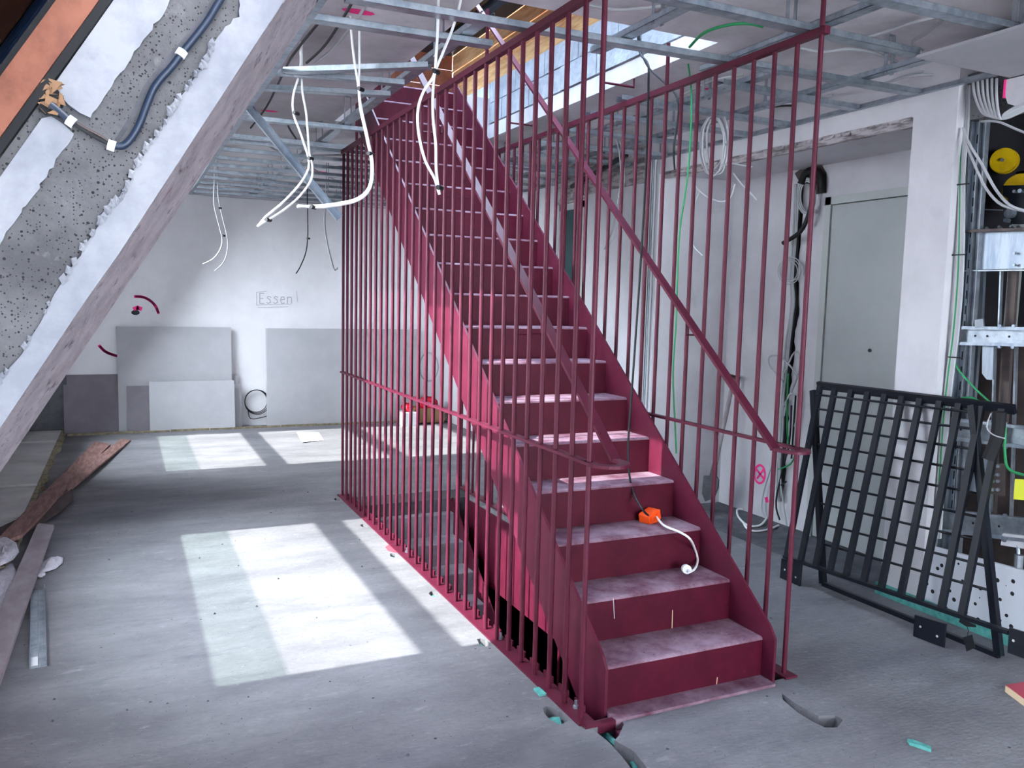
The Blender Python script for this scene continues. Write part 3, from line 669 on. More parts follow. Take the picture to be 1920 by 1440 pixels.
cable_pair('pale cable loop hanging over the middle of the railing', 3.35, [[(822, -20), (821, 50), (818, 100), (814, 140), (795, 170), (784, 205), (785, 250), (797, 300), (815, 335), (823, 362)], [(864, 0), (850, 50), (830, 100), (816, 135), (812, 170), (812, 220), (817, 270), (818, 320), (824, 365)]], .006, 'cablew', [(815, 134), (822, 352)])
cable_pair('thin cable pair hanging before the far wall at the left', 9.0, [[(402, 340), (401, 380), (410, 420), (416, 445), (414, 465), (400, 485), (380, 495)], [(408, 340), (410, 375), (419, 415), (427, 450), (424, 480), (415, 497), (402, 508)]], .006, 'cable', [(411, 390), (418, 442)])
cable_pair('dark cable hanging straight before the far wall beside the railing', 8.6, [[(576, 350), (577, 400), (577, 445), (573, 475), (563, 500), (555, 513)]], .006, 'cable_black', [(577, 447)])
cable_pair('thin hooked cable hanging nearest the railing before the far wall', 8.5, [[(612, 340), (609, 385), (608, 420), (613, 455), (620, 485), (626, 504), (634, 504)], [(616, 345), (611, 390), (610, 425), (615, 460), (622, 488), (628, 507), (633, 501)]], .005, 'cable')
# cables lying on the grid
for i, (lab, P, z, m_) in enumerate((
    ('grey cable draped on the grid above the slanted stud', [(600, 40), (575, 70), (545, 110), (525, 150), (500, 200), (470, 240)], 2.9, 'cable_black'),
    ('dark cable looped over the far left part of the grid', [(555, 260), (540, 235), (550, 225), (570, 235), (575, 250)], 2.82, 'cable_black'),
    ('pale cable lying on the slab side of the grid over the near right', [(1100, 8), (1150, 18), (1200, 16), (1245, 12)], 2.92, 'cable'),
    ('green cable crossing above the right railing', [(1293, 88), (1320, 62), (1360, 48), (1400, 44), (1430, 50)], 2.88, 'green'),
    ('grey cable kinked above the near right profiles', [(1625, 70), (1670, 57), (1720, 40), (1770, 32), (1740, 60), (1710, 80), (1730, 95)], 2.88, 'cable'),
    ('pale cable strand sagging beside the wall above the niche', [(1570, 195), (1600, 190), (1625, 180), (1645, 168)], 2.85, 'cablew'),
    ('bundle strand running over the grid to the shaft', [(1640, 165), (1690, 145), (1740, 133), (1800, 138), (1850, 135)], 2.86, 'cable'),
    ('white strand lying on the near right profiles beside the railing top', [(1375, 150), (1430, 168), (1490, 178), (1540, 172)], 2.84, 'cablew'),
    ('sagging grey strand between the second and third right profiles', [(1500, 90), (1545, 98), (1590, 92), (1640, 100), (1690, 120)], 2.86, 'cable'),
    ('grey strand crossing the profiles above the niche lintel', [(1385, 205), (1440, 192), (1500, 190), (1560, 178)], 2.86, 'cable'),
    ('dark strand crossing the profiles above the niche lintel', [(1390, 215), (1450, 200), (1515, 196), (1580, 180)], 2.87, 'cable_black'),
    ('grey strand above the coil behind the right railing', [(1225, 215), (1260, 190), (1300, 168), (1340, 150), (1395, 140)], 2.86, 'cable'),
    ('pair strand running along the left void edge', [(590, 120), (620, 95), (655, 55), (690, 5)], 2.9, 'cable'),
    ('dark strand beside the one along the left void edge', [(575, 118), (605, 90), (632, 52), (660, 5)], 2.9, 'cable_black'),
    ('second strand running over the grid to the shaft', [(1660, 155), (1710, 142), (1760, 140), (1810, 145)], 2.83, 'cable'))):
    tag(cable([PZ(a, b, z) for a, b in P], .007, 'grid_cable', m_), lab, 'cable', 'cables lying on the ceiling grid')
for i in range(6):
    y0 = 7.0+i*.55; P = [(1.0+.3*i % 1.6, y0, ZG+.1), (1.3+.3*i % 1.6, y0+.3, ZG+.05), (1.9+.2*i, y0+.2, ZG+.08), (2.4+.2*i, y0+.5, ZG+.05)]
    tag(cable(P, .008, 'grid_cable', 'cable'), ['grey cable on the far grid, first from the stair opening', 'grey cable on the far grid, second from the stair opening', 'grey cable on the far grid, third from the stair opening', 'grey cable on the far grid, fourth from the stair opening', 'grey cable on the far grid, fifth from the stair opening', 'grey cable on the far grid, closest to the far wall'][i], 'cable', 'cables lying on the ceiling grid')

# black supply wire with orange socket lying on the stairs
ZT = 3*RI
sk = thing('extension_lead', 'orange socket block on a black wire hung from the ceiling, lying on the third step', 'extension lead', tuple(PZ(1220, 972, ZT)))
c = PZ(1218, 978, ZT)+Vector((0, 0, .026))
top = PX(1195, 60, 2.42)
cable([top, PX(1200, 100, 2.42), PX(1214, 118, 2.40), PX(1216, 150, 2.38), PX(1212, 300, 2.34), PX(1202, 480, 2.30), PX(1187, 700, 2.27), PX(1178, 830, 2.25), PX(1180, 890, 2.23), PX(1190, 930, 2.22), PX(1207, 958, 2.2), c], .0055, 'supply_wire', 'cable_black', sk)
mb = MB(); e1 = Vector((.06, .004, .0)); q = [(-.045, -.024), (-.036, -.03), (.036, -.03), (.045, -.024), (.045, .024), (.036, .03), (-.036, .03), (-.045, .024)]
a_ = math.radians(20); ux = Vector((math.cos(a_), math.sin(a_), .25)).normalized(); uz = Vector((-.25, -.1, 1)).normalized(); uy = uz.cross(ux)
mb.ngon_prism([c+ux*u*1.05+uz*v*.95-uy*.03 for u, v in q], uy*.06); mb.build('socket_block', M['orange'], sk)
mb = MB()
for k in (-1, 1):
    cc = c+ux*(.022*k)-uy*.031; mb.cyl(cc, cc-uy*.004, .016, 10)
mb.build('socket_lid', M['orange'], sk)
wp = [c+ux*.02-uy*.02, PZ(1245, 985, ZT+.02), PZ(1275, 998, ZT+.012), PZ(1293, 1010, ZT+.01), PY(1303, 1030, Y1+2*G-.012), PY(1308, 1050, Y1+2*G-.02), PZ(1303, 1066, 2*RI+.012), PZ(1292, 1073, 2*RI+.02)]
cable(wp, .0055, 'flex', 'cablew', sk)
pc = PZ(1287, 1076, 2*RI)+Vector((0, 0, .022)); mb = MB(); dd = Vector((-.5, -1, .25)).normalized(); mb.cyl(pc+dd*.012, pc-dd*.028, .021, 14); mb.build('plug', M['white'], sk)
mb = MB()
for k in (-1, 1):
    cc = pc+dd*.012+Vector((.008*k, 0, 0)); mb.cyl(cc, cc+dd*.018, .0024, 6)
mb.build('pin', M['galv'], sk)
# second black wire with a loose end and the green wire
X2 = 2.75
tag(cable([PX(1198, 62, X2), PX(1203, 98, X2), PX(1215, 125, X2), PX(1240, 150, X2), PX(1262, 170, X2), PX(1272, 195, X2), PX(1270, 230, X2), PX(1264, 270, X2), PX(1263, 292, X2), PX(1265, 318, X2)], .0055, 'black_wire', 'cable_black'), 'black wire with a bare end hanging behind the right railing top', 'cable')
tag(cable([PX(1290, 118, 2.9), PX(1296, 170, 2.9), PX(1295, 250, 2.9), PX(1288, 340, 2.9), PX(1275, 430, 2.9), PX(1270, 520, 2.9), PX(1268, 600, 2.9), PX(1262, 700, 2.9), PX(1266, 800, 2.9), PX(1268, 850, 2.9)], .005, 'green_wire', 'green'), 'green wire hanging straight down behind the right railing', 'cable')
# coil of grey cable
cc = thing('cable_coil', 'big coil of grey cable hanging behind the right railing', 'cable coil', tuple(PX(1340, 200, 3.3)))
r = random.Random(8)
for k in range(7):
    x0, y0, rx, ry = 1340+r.uniform(-6, 6), 265+r.uniform(-6, 8), 22+r.uniform(-3, 5), 54+r.uniform(-6, 6)
    cable([PX(x0+rx*math.cos(a)+r.uniform(-1, 1), y0+ry*math.sin(a), 3.3+.006*k) for a in [i*math.pi/8+r.uniform(-.06, .06) for i in range(17)]], .0055, 'cable_turn', 'cable', cc, 6, 3)
for P in ([(1330, 210), (1350, 170), (1362, 140), (1358, 133), (1345, 150), (1340, 200)], [(1352, 310), (1375, 307), (1392, 310), (1410, 313)], [(1375, 325), (1390, 345), (1405, 360), (1418, 375)], [(1300, 310), (1300, 340), (1320, 365), (1350, 378), (1370, 370), (1378, 345)], [(1312, 360), (1300, 390), (1294, 430), (1300, 460), (1318, 480)]):
    cable([PX(a, b, 3.3) for a, b in P], .005, 'cable_tail', 'cable', cc, 6, 4)
tc_ = thing('hanging_cable', 'grey cable pair hanging beside the far wall panel behind the bars', 'cable', tuple(PX(1160, 240, 3.4)), 'cable ends hanging from the ceiling')
for d in (0, 6): cable([PX(1140+d, 240, 3.4), PX(1158+d, 270, 3.4), PX(1164+d, 330, 3.4), PX(1158+d, 380, 3.4), PX(1148+d, 430, 3.4), PX(1133+d, 468, 3.4)], .006, 'cable', 'cable', tc_)

# chase with cables in the niche back wall
ch = thing('wall_chase', 'cable bundle in a ragged vertical chase left of the grey door', 'cable bundle', tuple(PX(1478, 960, 4.58)))
r = random.Random(21); cl = [(1500, 345), (1497, 440), (1490, 520), (1493, 560), (1489, 600), (1484, 640), (1480, 690), (1474, 740), (1470, 800), (1466, 860), (1464, 940)]
L_, R_ = [], []
for i in range(len(cl)-1):
    for k in range(4):
        a = cl[i][0]+(cl[i+1][0]-cl[i][0])*k/4; b = cl[i][1]+(cl[i+1][1]-cl[i][1])*k/4
        L_.append((a-r.uniform(5, 8), b)); R_.append((a+r.uniform(3, 8), b))
mb = MB(); mb.prism([PX(a, b, 4.594) for a, b in L_+R_[::-1]], (.004, 0, 0)); mb.build('chase', M['black'], ch)
for d, m_ in ((-6, 'cable'), (-3, 'cable'), (1, 'cable_black'), (-9, 'cable')):
    cable([PX(a+d+r.uniform(-1.5, 1.5), b, 4.575) for a, b in cl], .008, 'cable', m_, ch, 6, 3)
for k in range(4):
    x0, y0, rr = 1480+r.uniform(-4, 4), 508+r.uniform(-4, 4), 18+r.uniform(-3, 4)
    cable([PX(x0+rr*math.cos(a), y0+rr*1.15*math.sin(a), 4.56) for a in [i*math.pi/7 for i in range(15)]], .004, 'cable_turn', 'cable', ch, 5, 2)
for P, m_ in (([(1468, 715), (1445, 690), (1442, 670), (1460, 668), (1485, 690), (1500, 720), (1496, 755)], 'cable'), ([(1470, 700), (1490, 660), (1500, 680), (1490, 720), (1470, 760)], 'cable'), ([(1470, 780), (1480, 740), (1500, 750), (1490, 800)], 'cable'),
              ([(1478, 700), (1476, 760), (1478, 830), (1490, 850), (1482, 870), (1460, 880)], 'green'), ([(1492, 740), (1488, 800), (1484, 860)], 'cable_black'), ([(1484, 760), (1480, 830), (1470, 870), (1455, 940), (1462, 975)], 'cable_black'),
              ([(1455, 850), (1435, 910), (1428, 950), (1434, 970)], 'cable'), ([(1462, 860), (1465, 920), (1475, 985)], 'cable'), ([(1470, 905), (1464, 910), (1474, 903)], 'cable_black')):
    cable([PX(a, b, 4.555) for a, b in P], .007, 'cable', m_, ch, 6, 4)
bc = thing('insulated_pipe', 'black insulated pipe arching out of the wall above the chase', 'pipe', tuple(PX(1500, 330, 4.55)))
cable([PX(1540, 360, 4.57), PX(1540, 335, 4.56), PX(1528, 322, 4.55), PX(1512, 324, 4.54), PX(1502, 345, 4.53)], .028, 'pipe_sleeve', 'black', bc, 10, 4)
cable([PX(1522, 325, 4.52), PX(1522, 370, 4.51), PX(1517, 400, 4.50), PX(1500, 435, 4.49), PX(1468, 456, 4.48)], .016, 'pipe_tail', 'black', bc, 8, 4)
mb = MB(); mb.prism([PX(a, b, 4.59) for a, b in [(1495, 335), (1490, 325), (1500, 318), (1520, 316), (1540, 310), (1548, 325), (1548, 362), (1530, 364), (1520, 345), (1500, 342)]], (.008, 0, 0)); mb.build('wall_breakout', M['steel'], bc)
for k in range(3):
    x0, y0 = 1512+k, 368; cable([PX(x0+(17-k*2)*math.cos(a), y0+(34-k*3)*math.sin(a), 4.54) for a in [i*math.pi/8 for i in range(17)]], .006, 'cable_turn', 'cable', bc, 5, 2)
lo2 = thing('floor_cable', 'loose white cable loops on the dark slab in front of the chase', 'cable', tuple(PZ(1420, 985, -.07)))
cable([PZ(a, b, -.065) for a, b in [(1440, 968), (1425, 985), (1402, 985), (1385, 970), (1382, 956), (1392, 955)]], .008, 'cable', 'cablew', lo2)
cable([PZ(a, b, -.065) for a, b in [(1460, 985), (1440, 993), (1415, 996), (1400, 990), (1394, 980)]], .008, 'cable', 'cablew', lo2)
# pink mark on the niche wall: an 8-like loop with a cross
nb = [o for o in wr.children if o.name.startswith('niche_back')][0]
P1 = catmull([PX(1425+10*math.cos(a), 889+17*math.sin(a), 4.6) for a in [i*math.pi/6 for i in range(13)]], 2)
def mark(polys, w_):
    mb = MB()
    for P in polys:
        for i in range(len(P)-1): mb.bar(P[i]-Vector((.003, 0, 0)), P[i+1]-Vector((.003, 0, 0)), w_, .002, (1, 0, 0))
    return mb.build('spray_mark', M['pink'], nb)
mark([P1, [PX(1419, 880, 4.6), PX(1432, 897, 4.6)], [PX(1432, 880, 4.6), PX(1420, 897, 4.6)]], .018)
mark([[PX(1437, 932, 4.6), PX(1439, 942, 4.6)]], .035)
# vertical joint pipes beside the far panel
vc = thing('riser_cables', 'vertical bundle of grey cables at the corner of the far wall', 'cable bundle', (XW-.03, 5.6, 0))
for k, y in enumerate((5.585, 5.61, 5.64)): MB().cyl((XW-.015, y, 0), (XW-.015, y, ZG), .009, 7).build('cable', M['cable' if k != 1 else 'galvd'], vc)
MB().box(XW-.012, XW-.002, 5.66, 5.70, 0, 2.6).build('dark_joint', M['steel'], vc)
tag(MB().bar(PY(1072, 350, 6.9), PX(1175, 290, 3.6), .03, .03).build('fallen_profile', M['cable_black']), 'dark strut sloping up to the grid above the green doorway', 'strut')

# shovel leaning on the niche corner
sv = thing('shovel', 'worn grey shovel leaning in the corner of the niche', 'shovel', tuple(PZ(1330, 945, -.075)))
p, q = PX(1376, 708, 4.50), PX(1340, 880, 4.30)
MB().cyl(p, q, .016, 8).build('handle', M['plankgrey'], sv); 
MB().cyl(p-Vector((0, .06, -.0)), p+Vector((0, .06, .01)), .017, 8).build('grip', M['steel'], sv)
mb = MB(); mb.prism([PX(a, b, 4.28) for a, b in [(1337, 865), (1344, 868), (1343, 893), (1347, 900), (1346, 915), (1338, 935), (1322, 940), (1316, 925), (1319, 892), (1330, 892)]], (.012, .004, 0)); mb.build('blade', M['slabdark'], sv)

# ================================================================== RAILING PANELS AT THE RIGHT
def P3(a, b): return a, b
p1 = thing('baluster_panel', 'dark navy balcony railing of thick bars leaning back against the shaft', 'railing panel', (3.6, 3.0, 0))
# bottom rail in the plane x=3.50 and top rail leaning on x=3.84
TL, TR = PX(1534, 722, 3.83), PX(1903, 768, 3.83); BL, BR = PX(1471, 1043, 3.53), PX(1893, 1186, 3.53)
mb = MB(); mb.bar(TL, TR, .045, .022, (.9, 0, .3)); mb.build('top_rail', M['navy'], p1)
mb = MB(); mb.bar(BL, BR, .03, .018); mb.build('bottom_rail', M['navy'], p1)
tops = [1538, 1566, 1597, 1628, 1660, 1692, 1726, 1763, 1799, 1840, 1880]; bots = [1475, 1501, 1529, 1556, 1586, 1619, 1652, 1689, 1724, 1765, 1803]
for a, b in zip(tops, bots):
    fa = (a-1534)/(1903-1534); fb = (b-1471)/(1893-1471)
    ta = PX(a, 722+46*fa, 3.83); ba = PX(b, 1043+143*fb, 3.53)
    MB().bar(ba, ta, .034, .02, (1, 0, 0)).build('baluster', M['navy'], p1)
for i, (a, b, w_, h_) in enumerate(((1484, 1072, 38, 50), (1744, 1180, 58, 54), (1915, 1206, 46, 58))):
    c = [PX(a-w_/2, b-h_/2, 3.515), PX(a+w_/2, b-h_/2+w_*.3, 3.515), PX(a+w_/2-4, b+h_/2+w_*.12, 3.5), PX(a-w_/2-3, b+h_/2-w_*.25, 3.5)]
    mb = MB(); mb.hexa(c, [v+Vector((.01, 0, .0)) for v in c]); fp = mb.build('foot_plate', M['navy'], p1)
    for u, v in ((.22, .45), (.78, .62)):
        hpos = c[0].lerp(c[1], u).lerp(c[3].lerp(c[2], u), v)-Vector((.001, 0, 0)); MB().cyl(hpos, hpos-Vector((.002, 0, 0)), .006, 8).build('bolt_hole', M['cable'], fp)
tg = [PX(1806, 1195, 3.5), PX(1822, 1190, 3.5), PX(1828, 1214, 3.5), PX(1812, 1222, 3.5)]
mb = MB(); mb.hexa(tg, [v+Vector((.003, 0, 0)) for v in tg]); mb.tube([PX(1812, 1172, 3.52), PX(1816, 1182, 3.51), PX(1814, 1193, 3.5)], .0015, 5); mb.build('tag', M['black'], p1)
mb = MB(); mb.prism([PX(a, b, 3.52) for a, b in [(1800, 1160), (1828, 1172), (1829, 1176), (1812, 1175), (1798, 1166)]], (.006, 0, 0)); mb.build('tape_scrap', M['black'], p1)
# second panel
p2 = thing('rod_panel', 'dark navy frame with thin cross rods standing behind the leaning bars', 'railing panel', (3.66, 2.9, 0))
l0, l1, r0, r1 = PX(1525, 732, 3.86-.05), PZ(1543, 1098, 0)+Vector((0, 0, .012)), PX(1823, 760, 3.81), PZ(1873, 1234, 0)+Vector((0, 0, .012))
MB().bar(l1, l0, .034, .03, (1, 0, 0)).build('frame_leg', M['navy'], p2); MB().bar(r1, r0, .034, .03, (1, 0, 0)).build('frame_leg', M['navy'], p2)
MB().bar(l1, r1, .024, .024).build('bottom_rail', M['navy'], p2)
lz0, lz1 = 733, 1098
rods = [740, 768, 802, 838, 874, 912, 950, 988, 1025]
for i, v in enumerate(rods):
    f = (v-732)/(1098-732); a = l0.lerp(l1, f); b = r0.lerp(r1, f*.93+.01); MB().cyl(a, b, .007, 7).build('rod', M['navy'], p2)
# black sack on the right end
sb = thing('black_sack', 'black plastic wrap tied round the right end of the leaning railing', 'wrapping', tuple(PX(1866, 860, 3.72)))
mb = MB(); mb.tube(catmull([PX(1874, 772, 3.72), PX(1872, 800, 3.72), PX(1868, 825, 3.71), PX(1860, 845, 3.70), PX(1853, 862, 3.69)], 4), .03, 9); mb.build('wrap', M['black'], sb)
cable([PX(1858, 775, 3.69), PX(1850, 800, 3.69), PX(1862, 815, 3.68), PX(1884, 822, 3.68)], .003, 'tie_wire', 'cable', sb, 5, 3)

# ================================================================== LIFT SHAFT CONTENTS
XS = 3.97
lf = thing('lift_frame', 'galvanised lift frame of posts and cross channels in the open shaft', 'lift frame', (XS, 2.7, 0))
def xbox(name, pxs, x, t, m_, parent):
    mb = MB(); mb.prism([PX(a, b, x) for a, b in pxs], (t, 0, 0)); return mb.build(name, M[m_], parent)
# posts
for (a0, b0, a1, b1, w_, m_, nm) in ((1824, 205, 1768, 1040, .035, 'galv', 'post'), (1838, 208, 1780, 1045, .045, 'galvb', 'post'), (1851, 215, 1797, 1045, .04, 'galvd', 'post')):
    p, q = PX(a0, b0, XS), PX(a1, b1, XS); MB().chan(q, p, w_, .03, .003, (-1, 0, 0)).build(nm, M[m_], lf)
po = [PX(1838, 208, XS-.002), PX(1780, 1045, XS-.002)]
mb = MB()
for i in range(26):
    c = po[0].lerp(po[1], .06+i*.034)-Vector((.001, 0, 0)); mb.box(c.x-.003, c.x, c.y-.007, c.y+.007, c.z-.022, c.z+.022)
stuff(mb.build('slots', M['black'], lf))
xbox('counterweight_plate', [(1815, 434), (1990, 432), (1990, 502), (1812, 506)], XS, .02, 'galvb', lf)
mb = MB(); 
mb.bar(PX(1808, 434, XS-.02), PX(1990, 428, XS-.02), .05, .014); mb.build('angle_top', M['steel'], lf)
mb = MB(); mb.bar(PX(1800, 508, XS-.01), PX(1990, 506, XS-.01), .03, .006); mb.build('angle_bottom', M['galv'], lf)
for i, (a, b) in enumerate(((1826, 428), (1852, 427), (1876, 425), (1898, 424), (1910, 423), (1904, 475), (1904, 497))):
    c = PX(a, b, XS-.012); MB().cyl(c+Vector((.01, 0, -.012)) if b < 440 else c, c-Vector((.014, 0, 0)), .007, 6).build('bolt', M['galv'], lf)
def beam(y_l, y_r, hgt, xl=1796, x=XS-.03):
    a0, a1 = PX(xl, y_l, x), PX(1990, y_r, x); b0, b1 = PX(xl, y_l+hgt, x), PX(1990, y_r+hgt, x); t = .035
    mb = MB(); mb.hexa([a0, a1, b1, b0], [v+Vector((.004, 0, 0)) for v in (a0, a1, b1, b0)]); bm_ = mb.build('cross_channel', M['galv'], lf)
    for (u, v, s_) in ((a0, a1, .008), (b0, b1, -.008)):
        mb = MB(); mb.bar(u+Vector((t/2-.03, 0, s_)), v+Vector((t/2-.03, 0, s_)), t, .016); mb.build('flange', M['galvb'], bm_)
    for i, f in enumerate((.3, .5, .85)):
        c = a0.lerp(a1, f*.62).lerp(b0.lerp(b1, f*.62), .5); MB().cyl(c, c-Vector((.002, 0, 0)), .006, 8).build('hole', M['black'], bm_)
    for f in (.47, .6):
        for s_ in (a0.lerp(a1, f)+Vector((-.02, 0, .02)), b0.lerp(b1, f)+Vector((-.02, 0, -.02))): MB().cyl(s_, s_+Vector((-.012, 0, 0)), .009, 6).build('bolt', M['galvb'], bm_)
beam(617, 621, 24); beam(786, 812, 30, 1764); beam(957, 985, 32, 1760)
for (a0, b0, a1, b1, w_, m_, x) in ((1842, 510, 1837, 612, .03, 'galvb', XS+.05), (1878, 508, 1874, 612, .008, 'galv', XS+.05), (1901, 508, 1894, 612, .045, 'steel', XS+.1), (1832, 645, 1822, 780, .03, 'galvb', XS+.05), (1866, 646, 1858, 960, .008, 'galv', XS+.05), (1890, 645, 1880, 800, .05, 'steel', XS+.1), (1815, 650, 1806, 1000, .012, 'galvd', XS+.12), (1868, 800, 1862, 970, .03, 'steel', XS+.1), (1906, 645, 1896, 980, .01, 'galvd', XS+.12)):
    MB().bar(PX(a1, b1, x), PX(a0, b0, x), w_, .02, (1, 0, 0)).build('guide_rail', M[m_], lf)
xbox('bracket', [(1842, 648), (1863, 648), (1861, 712), (1850, 712), (1841, 700)], XS-.01, .015, 'galvb', lf)
xbox('square_washer', [(1827, 600), (1843, 597), (1844, 613), (1828, 616)], XS-.06, .01, 'galvd', lf)
xbox('slotted_plate', [(1858, 868), (1886, 870), (1884, 930), (1856, 926)], XS-.02, .008, 'steel', lf)
for b in (874, 890, 902, 918):
    for a in (1864, 1873):
        c = PX(a, b, XS-.022); MB().cyl(c, c-Vector((.014, 0, 0)), .009, 6).build('bolt', M['galvb'], lf)
xbox('zinc_plate', [(1835, 858), (1860, 858), (1855, 930), (1815, 925)], XS+.02, .01, 'galvb', lf)
xbox('grey_box', [(1880, 1000), (1990, 1012), (1990, 1040), (1876, 1022)], XS-.05, .06, 'gypsumedge', lf)
cable([PX(1908, 1015, XS-.04), PX(1910, 1050, XS-.05), PX(1908, 1090, XS-.05)], .008, 'turnbuckle', 'galv', lf)
MB().cyl(PX(1911, 1040, XS-.06), PX(1909, 1075, XS-.06), .02, 10).build('shackle', M['galvd'], lf)
xbox('notice', [(1903, 898), (1990, 903), (1990, 945), (1900, 936)], XS-.07, .003, 'label', lf)
xbox('inner_wall_panel', [(1790, 640), (1990, 640), (1990, 1080), (1780, 1050)], 4.25, .02, 'steel', lf)
# pulleys
def pulley(px, py_, rpx, x, label):
    c = PX(px, py_, x); rad = (PX(px, py_+rpx, x)-c).length*.98
    t = thing('pulley', label, 'pulley', tuple(c), 'yellow pulleys in the lift shaft')
    n = Vector((-1, -.35, 0)).normalized()
    mb = MB(); mb.cyl(c, c-n*.05, rad*.86, 28); mb.cyl(c, c-n*.012, rad, 28); mb.cyl(c-n*.038, c-n*.05, rad, 28); mb.build('wheel', M['yellow'], t)
    MB().cyl(c+n*.002, c+n*.010, rad*.94, 28).build('rim_face', M['yellow'], t)
    MB().cyl(c+n*.010, c+n*.025, rad*.13, 12).build('axle', M['galvd'], t)
    return t
pulley(1881, 301, 24, 4.3, 'upper yellow pulley wheel in the dark lift shaft'); pulley(1912, 356, 31, 4.25, 'lower yellow pulley wheel partly behind the dark bracket')
br = thing('pulley_bracket', 'dark steel bracket with rollers above the zinc plate in the shaft', 'bracket', tuple(PX(1900, 400, 4.1)))
xbox('bracket_plate', [(1880, 348), (1990, 345), (1990, 420), (1895, 420), (1890, 372), (1880, 366)], 4.15, .03, 'navy', br)
for a, b, r_ in ((1893, 400, 9), (1887, 413, 4), (1903, 359, 3), (1914, 358, 4)):
    c = PX(a, b, 4.13); rad = (PX(a, b+r_, 4.13)-c).length; MB().cyl(c+Vector((.03, 0, 0)), c-Vector((.01, 0, 0)), rad, 16).build('roller', M['galvb'], br)
for P, w_ in (([(1826, 392), (1826, 424)], .006), ([(1838, 392), (1836, 424)], .006), ([(1824, 392), (1880, 394)], .006)):
    MB().bar(PX(*P[0], 4.1), PX(*P[1], 4.1), w_, .006, (1, 0, 0)).build('wire_frame', M['galvd'], br)
# cables at the shaft head and beside the column
sc_ = thing('shaft_cables', 'bundle of pale cables dropping from the ceiling beside the column', 'cable bundle', tuple(PX(1805, 170, XW+.05)))
r = random.Random(31)
for k in range(5):
    d = k*4; cable([PX(1802+d, 160, XW+.06), PX(1800+d, 230, XW+.06), PX(1799+d*.6, 330, XW+.05), PX(1795+d*.7, 500, XW+.05), PX(1786+d*.7, 620, XW+.05), PX(1776+d*.7, 700, XW+.05), PX(1766+d*.7, 800, XW+.05), PX(1752+d*.7, 1010, XW+.05)], .006, 'cable', 'green' if k == 1 else 'cable', sc_, 6, 4)
for b in (346, 478, 670): 
    c = PX(1801-(b-346)*.04, b, XW+.045); MB().bar(c-Vector((0, .045, 0)), c+Vector((0, .03, 0)), .014, .006).build('cable_tie', M['cable_black'], sc_)
s2 = thing('shaft_cables', 'looped bundle of grey cables hanging from the shaft lintel', 'cable bundle', tuple(PX(1850, 150, XW+.04)))
for k in range(6):
    d = k*9; cable([PX(1824+d, 148, XW+.03), PX(1828+d*.9, 180, XW+.0), PX(1840+d*.7, 208, XW-.01), PX(1856+d*.45, 218+k, XW), PX(1885, 222-k*2, XW+.03), PX(1925, 205-k*3, XW+.05), PX(1990, 180-k*3, XW+.06)], .007, 'cable', 'cable', s2, 6, 4)
for d in (0, 14): cable([PX(1806, 240, XW+.02), PX(1812+d*.4, 270, XW), PX(1828+d, 310, XW), PX(1850+d*1.2, 355, XW), PX(1880+d, 385, XW), PX(1930, 398, XW+.02), PX(1990, 420, XW+.03)], .007, 'cable', 'cable', s2, 6, 4)
cable([PX(1840, 228, XW+.02), PX(1870, 228, XW), PX(1900, 240, XW), PX(1950, 262, XW), PX(1990, 290, XW)], .006, 'cable', 'cable', s2, 6, 4)
gw = thing('green_wire', 'green earth wire running slanted across the shaft frame', 'cable', tuple(PX(1850, 745, XS-.06)))
cable([PX(1781, 655, XS-.06), PX(1795, 690, XS-.06), PX(1825, 725, XS-.06), PX(1858, 755, XS-.06), PX(1890, 775, XS-.06)], .005, 'cable', 'green', gw)
cable([PX(1800, 747, XS-.06), PX(1820, 745, XS-.06), PX(1842, 755, XS-.06)], .005, 'cable', 'green', gw)
cable([PX(1885, 800, XS-.06), PX(1884, 850, XS-.06), PX(1892, 880, XS-.06), PX(1925, 892, XS-.06)], .007, 'cable', 'green', gw)
# perforated board and foam strip at the foot of the shaft
pb = [PX(1738, 1022, XW+.03), PX(1995, 1090, XW+.03)]
mb = MB(); mb.hexa([pb[0], pb[1], Vector((pb[1].x, pb[1].y, .02)), Vector((pb[0].x, pb[0].y, .02))], [v+Vector((.02, 0, 0)) for v in (pb[0], pb[1], Vector((pb[1].x, pb[1].y, .02)), Vector((pb[0].x, pb[0].y, .02)))])
tag(mb.build('spotted_board', M['perf']), 'low white board full of dark holes across the foot of the shaft', 'board')
mb = MB(); mb.box(3.832, 3.85, 1.5, 3.24, -.07, .065); tag(mb.build('foam_strip', M['turq']), 'turquoise foam edge strip between screed and shaft', 'foam strip')

# ================================================================== BOARDS AT THE FAR WALL
def leanboard(name, label, L, gap, m_='gypsum', t=.0125, lean=.06, group='boards leaning on the far wall'):
    """L: px of left,right,top,bottom as seen at the far wall; bottom stands gap in front of it"""
    y = YB-gap; a, b = PY(L[0], L[3], y).x, PY(L[1], L[3], y).x; zt = PY(L[0], L[2], y).z
    mb = MB(); q = [(a, y-lean, 0), (b, y-lean, 0), (b, y, zt), (a, y, zt)]
    mb.hexa(q, [(p[0], p[1]+t, p[2]) for p in q]); o = mb.build(name, M[m_]); return tag(o, label, 'board', group)
leanboard('plasterboard', 'grey board standing in the eaves corner at the far left', (121, 234, 703, 803), .02, 'gypsumdark')  # darker tone puts the shade of the eaves corner into the board colour
leanboard('plasterboard', 'largest grey board, left of the wall cable ring', (223, 435, 612, 799), .05, 'gypsum')
leanboard('plasterboard', 'narrow mauve offcut before the largest board', (239, 300, 724, 799), .13, 'gypsumdark')
leanboard('plasterboard', 'low wide offcut standing foremost before the largest board', (281, 440, 716, 799), .16, 'gypsum')
leanboard('plasterboard', 'narrow upright strip showing right of the low wide offcut', (425, 447, 703, 797), .035, 'gypsum', lean=.03)
